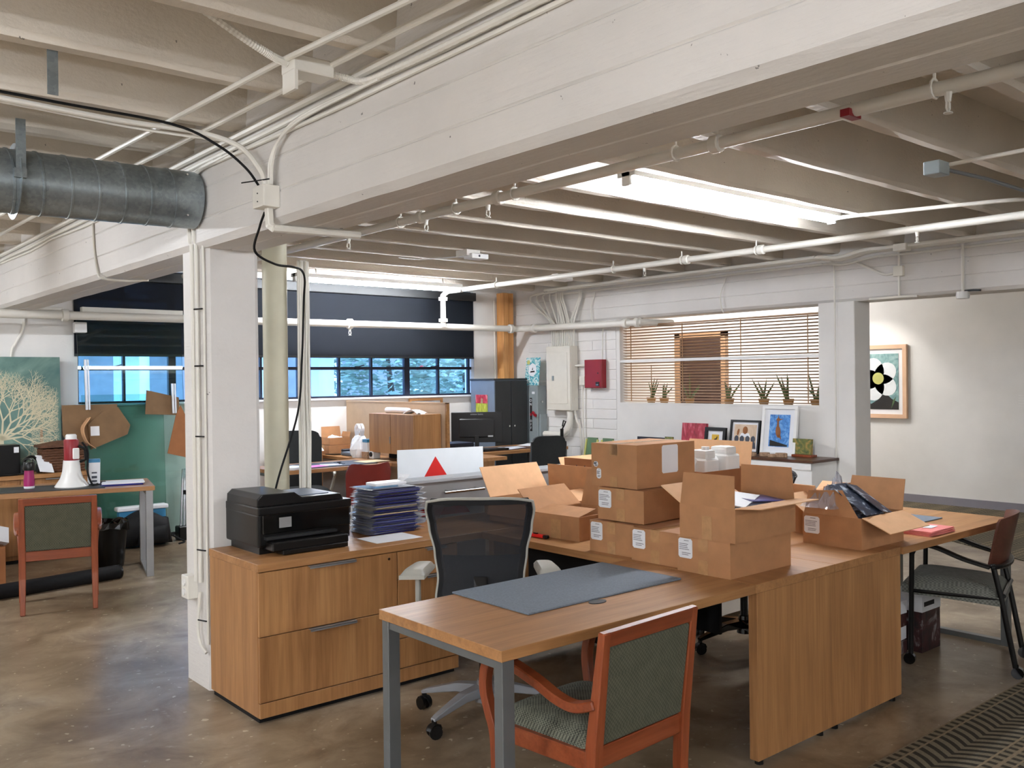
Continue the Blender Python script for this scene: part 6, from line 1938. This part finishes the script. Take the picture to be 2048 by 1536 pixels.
def swivel_chair(label, loc, rz, zt, w=0.23, fab='charcoal_fabric', arms='panel_beige', group='charcoal swivel chairs'):
    t = thing('swivel_chair', label, 'chair', loc, rz, group)
    R = root_matrix(t)
    star_base(t, R, 'silver_metal', r=0.30)

    def seat(u, v):
        x, y = (u - 0.5) * 2, (v - 0.5) * 2
        e = max(0.0, (1 - abs(x) ** 5) * (1 - abs(y) ** 5))
        return R @ Vector((x * 0.24, y * 0.23, 0.42 + 0.05 * e ** 0.35))
    MB().grid(seat, 12, 12, (0, 0, -0.04)).build('seat', fab, t, smooth=True)

    def bk(u, v):
        a = (u - 0.5) * 2
        ww = w * (1.0 - 0.10 * (1 - v) - 0.16 * max(0, v - 0.86) / 0.14 * abs(a))
        return R @ Vector((a * ww, -0.22 + 0.05 * a * a - 0.08 * v, 0.44 + (zt - 0.44) * v - 0.03 * (abs(a) ** 5) * (v > 0.93)))
    MB().grid(bk, 14, 16, R.to_3x3() @ Vector((0, 0.045, 0))).build('backrest', fab, t, smooth=True)
    for s in (-1, 1):
        MB().bar(smooth_path([R @ Vector(p) for p in ((s * 0.22, -0.20, 0.60), (s * 0.27, -0.08, 0.63), (s * 0.27, 0.14, 0.63), (s * 0.26, 0.20, 0.58), (s * 0.23, 0.16, 0.44))], 4), 0.03, 0.022).build('arm', arms, t, bevel=0.004)
    return t


swivel_chair('charcoal swivel chair behind the desk below the window, left of the bag', (4.52, 8.70, 0), math.radians(165), 1.05)
swivel_chair('charcoal swivel chair with pale arms in front of the monitor desk', (6.72, 7.42, 0), math.radians(-25), 0.965, 0.2)
# red shell chair
rs = thing('shell_chair', 'dark red shell chair at the desk below the window', 'chair', (4.42, 7.42, 0), math.radians(-6))
R = root_matrix(rs)


def shell2(u, v):
    a = (u - 0.5) * 2
    return R @ Vector((a * (0.20 + 0.035 * v - 0.03 * max(0, v - 0.8) * 5 * abs(a) ** 3), -0.20 + 0.06 * a * a - 0.06 * v, 0.46 + 0.35 * v + v * (0.035 * a * a - 0.045 * abs(a) ** 8)))


MB().grid(shell2, 14, 12, R.to_3x3() @ Vector((0, 0.012, 0))).build('backrest', 'chair_red', rs, smooth=True)
MB().grid(lambda u, v: R @ Vector(((u - 0.5) * 0.42, -0.19 + v * 0.40, 0.45 + 0.015 * math.cos(PI * (u - 0.5) * 2) * -1)), 10, 10, (0, 0, -0.014)).build('seat', 'chair_red', rs, smooth=True)
for sx in (-1, 1):
    for sy in (-1, 1):
        MB().tube([R @ Vector((sx * 0.15, sy * 0.14, 0.44)), R @ Vector((sx * 0.22, sy * 0.22, 0.0))], 0.011, 8).build('leg', 'chrome', rs)
# monitor desk
md = thing('desk', 'wood desk with a brown pad in front of the charcoal cabinet', 'desk', (7.1, 8.35, 0))
B((6.27, 8.04, TF - 0.036), (7.70, 8.74, TF)).build('top', 'wood_x', md, bevel=0.0015)
B((6.285, 8.06, 0.02), (6.56, 8.65, TF - 0.037)).build('pedestal', 'wood_z', md, bevel=0.001)
o_leg(md, 7.69, 8.05, 8.73, TF - 0.036, xin=-1)
pd = B((6.33, 8.10, TF + 0.0005), (7.25, 8.60, TF + 0.007)).build('desk_pad', 'walnut_x', bevel=0.001)
tag(pd, 'brown desk pad under the monitor', 'desk pad')
mo = thing('computer_monitor', 'black monitor seen from behind on the desk by the cabinet', 'monitor', (6.62, 8.46, TF), math.radians(-38))
R = root_matrix(mo)
MB().cbox((0, 0, 0.265), (0.60, 0.022, 0.355), R).build('screen_housing', 'black_plastic', mo, bevel=0.004)
MB().cbox((0, -0.02, 0.255), (0.42, 0.03, 0.22), R).build('rear_bulge', 'black_plastic', mo, bevel=0.01)
MB().cbox((0, -0.012, 0.375), (0.40, 0.004, 0.006), R).build('vent_slot', 'ink_black', mo)
MB().cbox((0, -0.03, 0.09), (0.05, 0.025, 0.16), R).build('stand_neck', 'black_plastic', mo, bevel=0.004)
MB().cbox((0, -0.02, 0.012), (0.26, 0.18, 0.012), R).build('stand_base', 'black_plastic', mo, bevel=0.003)
text('lettering', 'amazon basics', 'grey_cap', mo, R @ TRS((-0.0, -0.0118, 0.418), 0) @ Matrix.Rotation(PI / 2, 4, 'X'), 0.026)
MB().cbox((0.16, -0.0365, 0.16), (0.06, 0.002, 0.02), R).build('rating_label', 'grey_cap', mo)
t = thing('set_top_box', 'slim black machine on the return behind the sign board', 'device', (5.95, 8.1, TF))
B((5.80, 8.0, TF + 0.001), (6.22, 8.30, TF + 0.13)).build('case', 'window_steel', t, bevel=0.006)
B((5.80, 7.995, TF + 0.10), (6.22, 8.001, TF + 0.106)).build('front_slot', 'ink_black', t)
t, m = framed('framed_picture', 'gold-framed green picture behind the black monitor', '-y', (6.55, 9.36, 0.95), 0.50, 0.40, 0.03, 0.03, 'edge_x', 0.05, 'art_green', 0.05)
lg_ = B((6.3, 9.30, 0.0), (6.9, 9.44, 0.945)).build('window_ledge_box', 'wall_paint')
tag(lg_, 'white ledge box below the window behind the monitor', 'ledge')
for k, (x, y, rz) in enumerate(((6.95, 8.25, 0.3), (7.02, 8.30, -0.2), (7.45, 8.45, 0.1), (7.5, 8.5, 0.5))):
    sheet('paper_sheet', ('white papers in front of the black monitor', 'white papers in front of the black monitor', 'white papers at the right end of the monitor desk', 'white papers at the right end of the monitor desk')[k], 'paper', (x, y, TF + 0.008 + 0.004 * (k % 2)), 0.28, 0.2, rz, 0.003, group='papers on the monitor desk')
sheet('keyboard', 'black keyboard edge in front of the monitor', 'keyboard', (6.62, 8.17, TF + 0.008), 0.40, 0.12, 0.0, 0.02, 'black_plastic', bev=0.004)
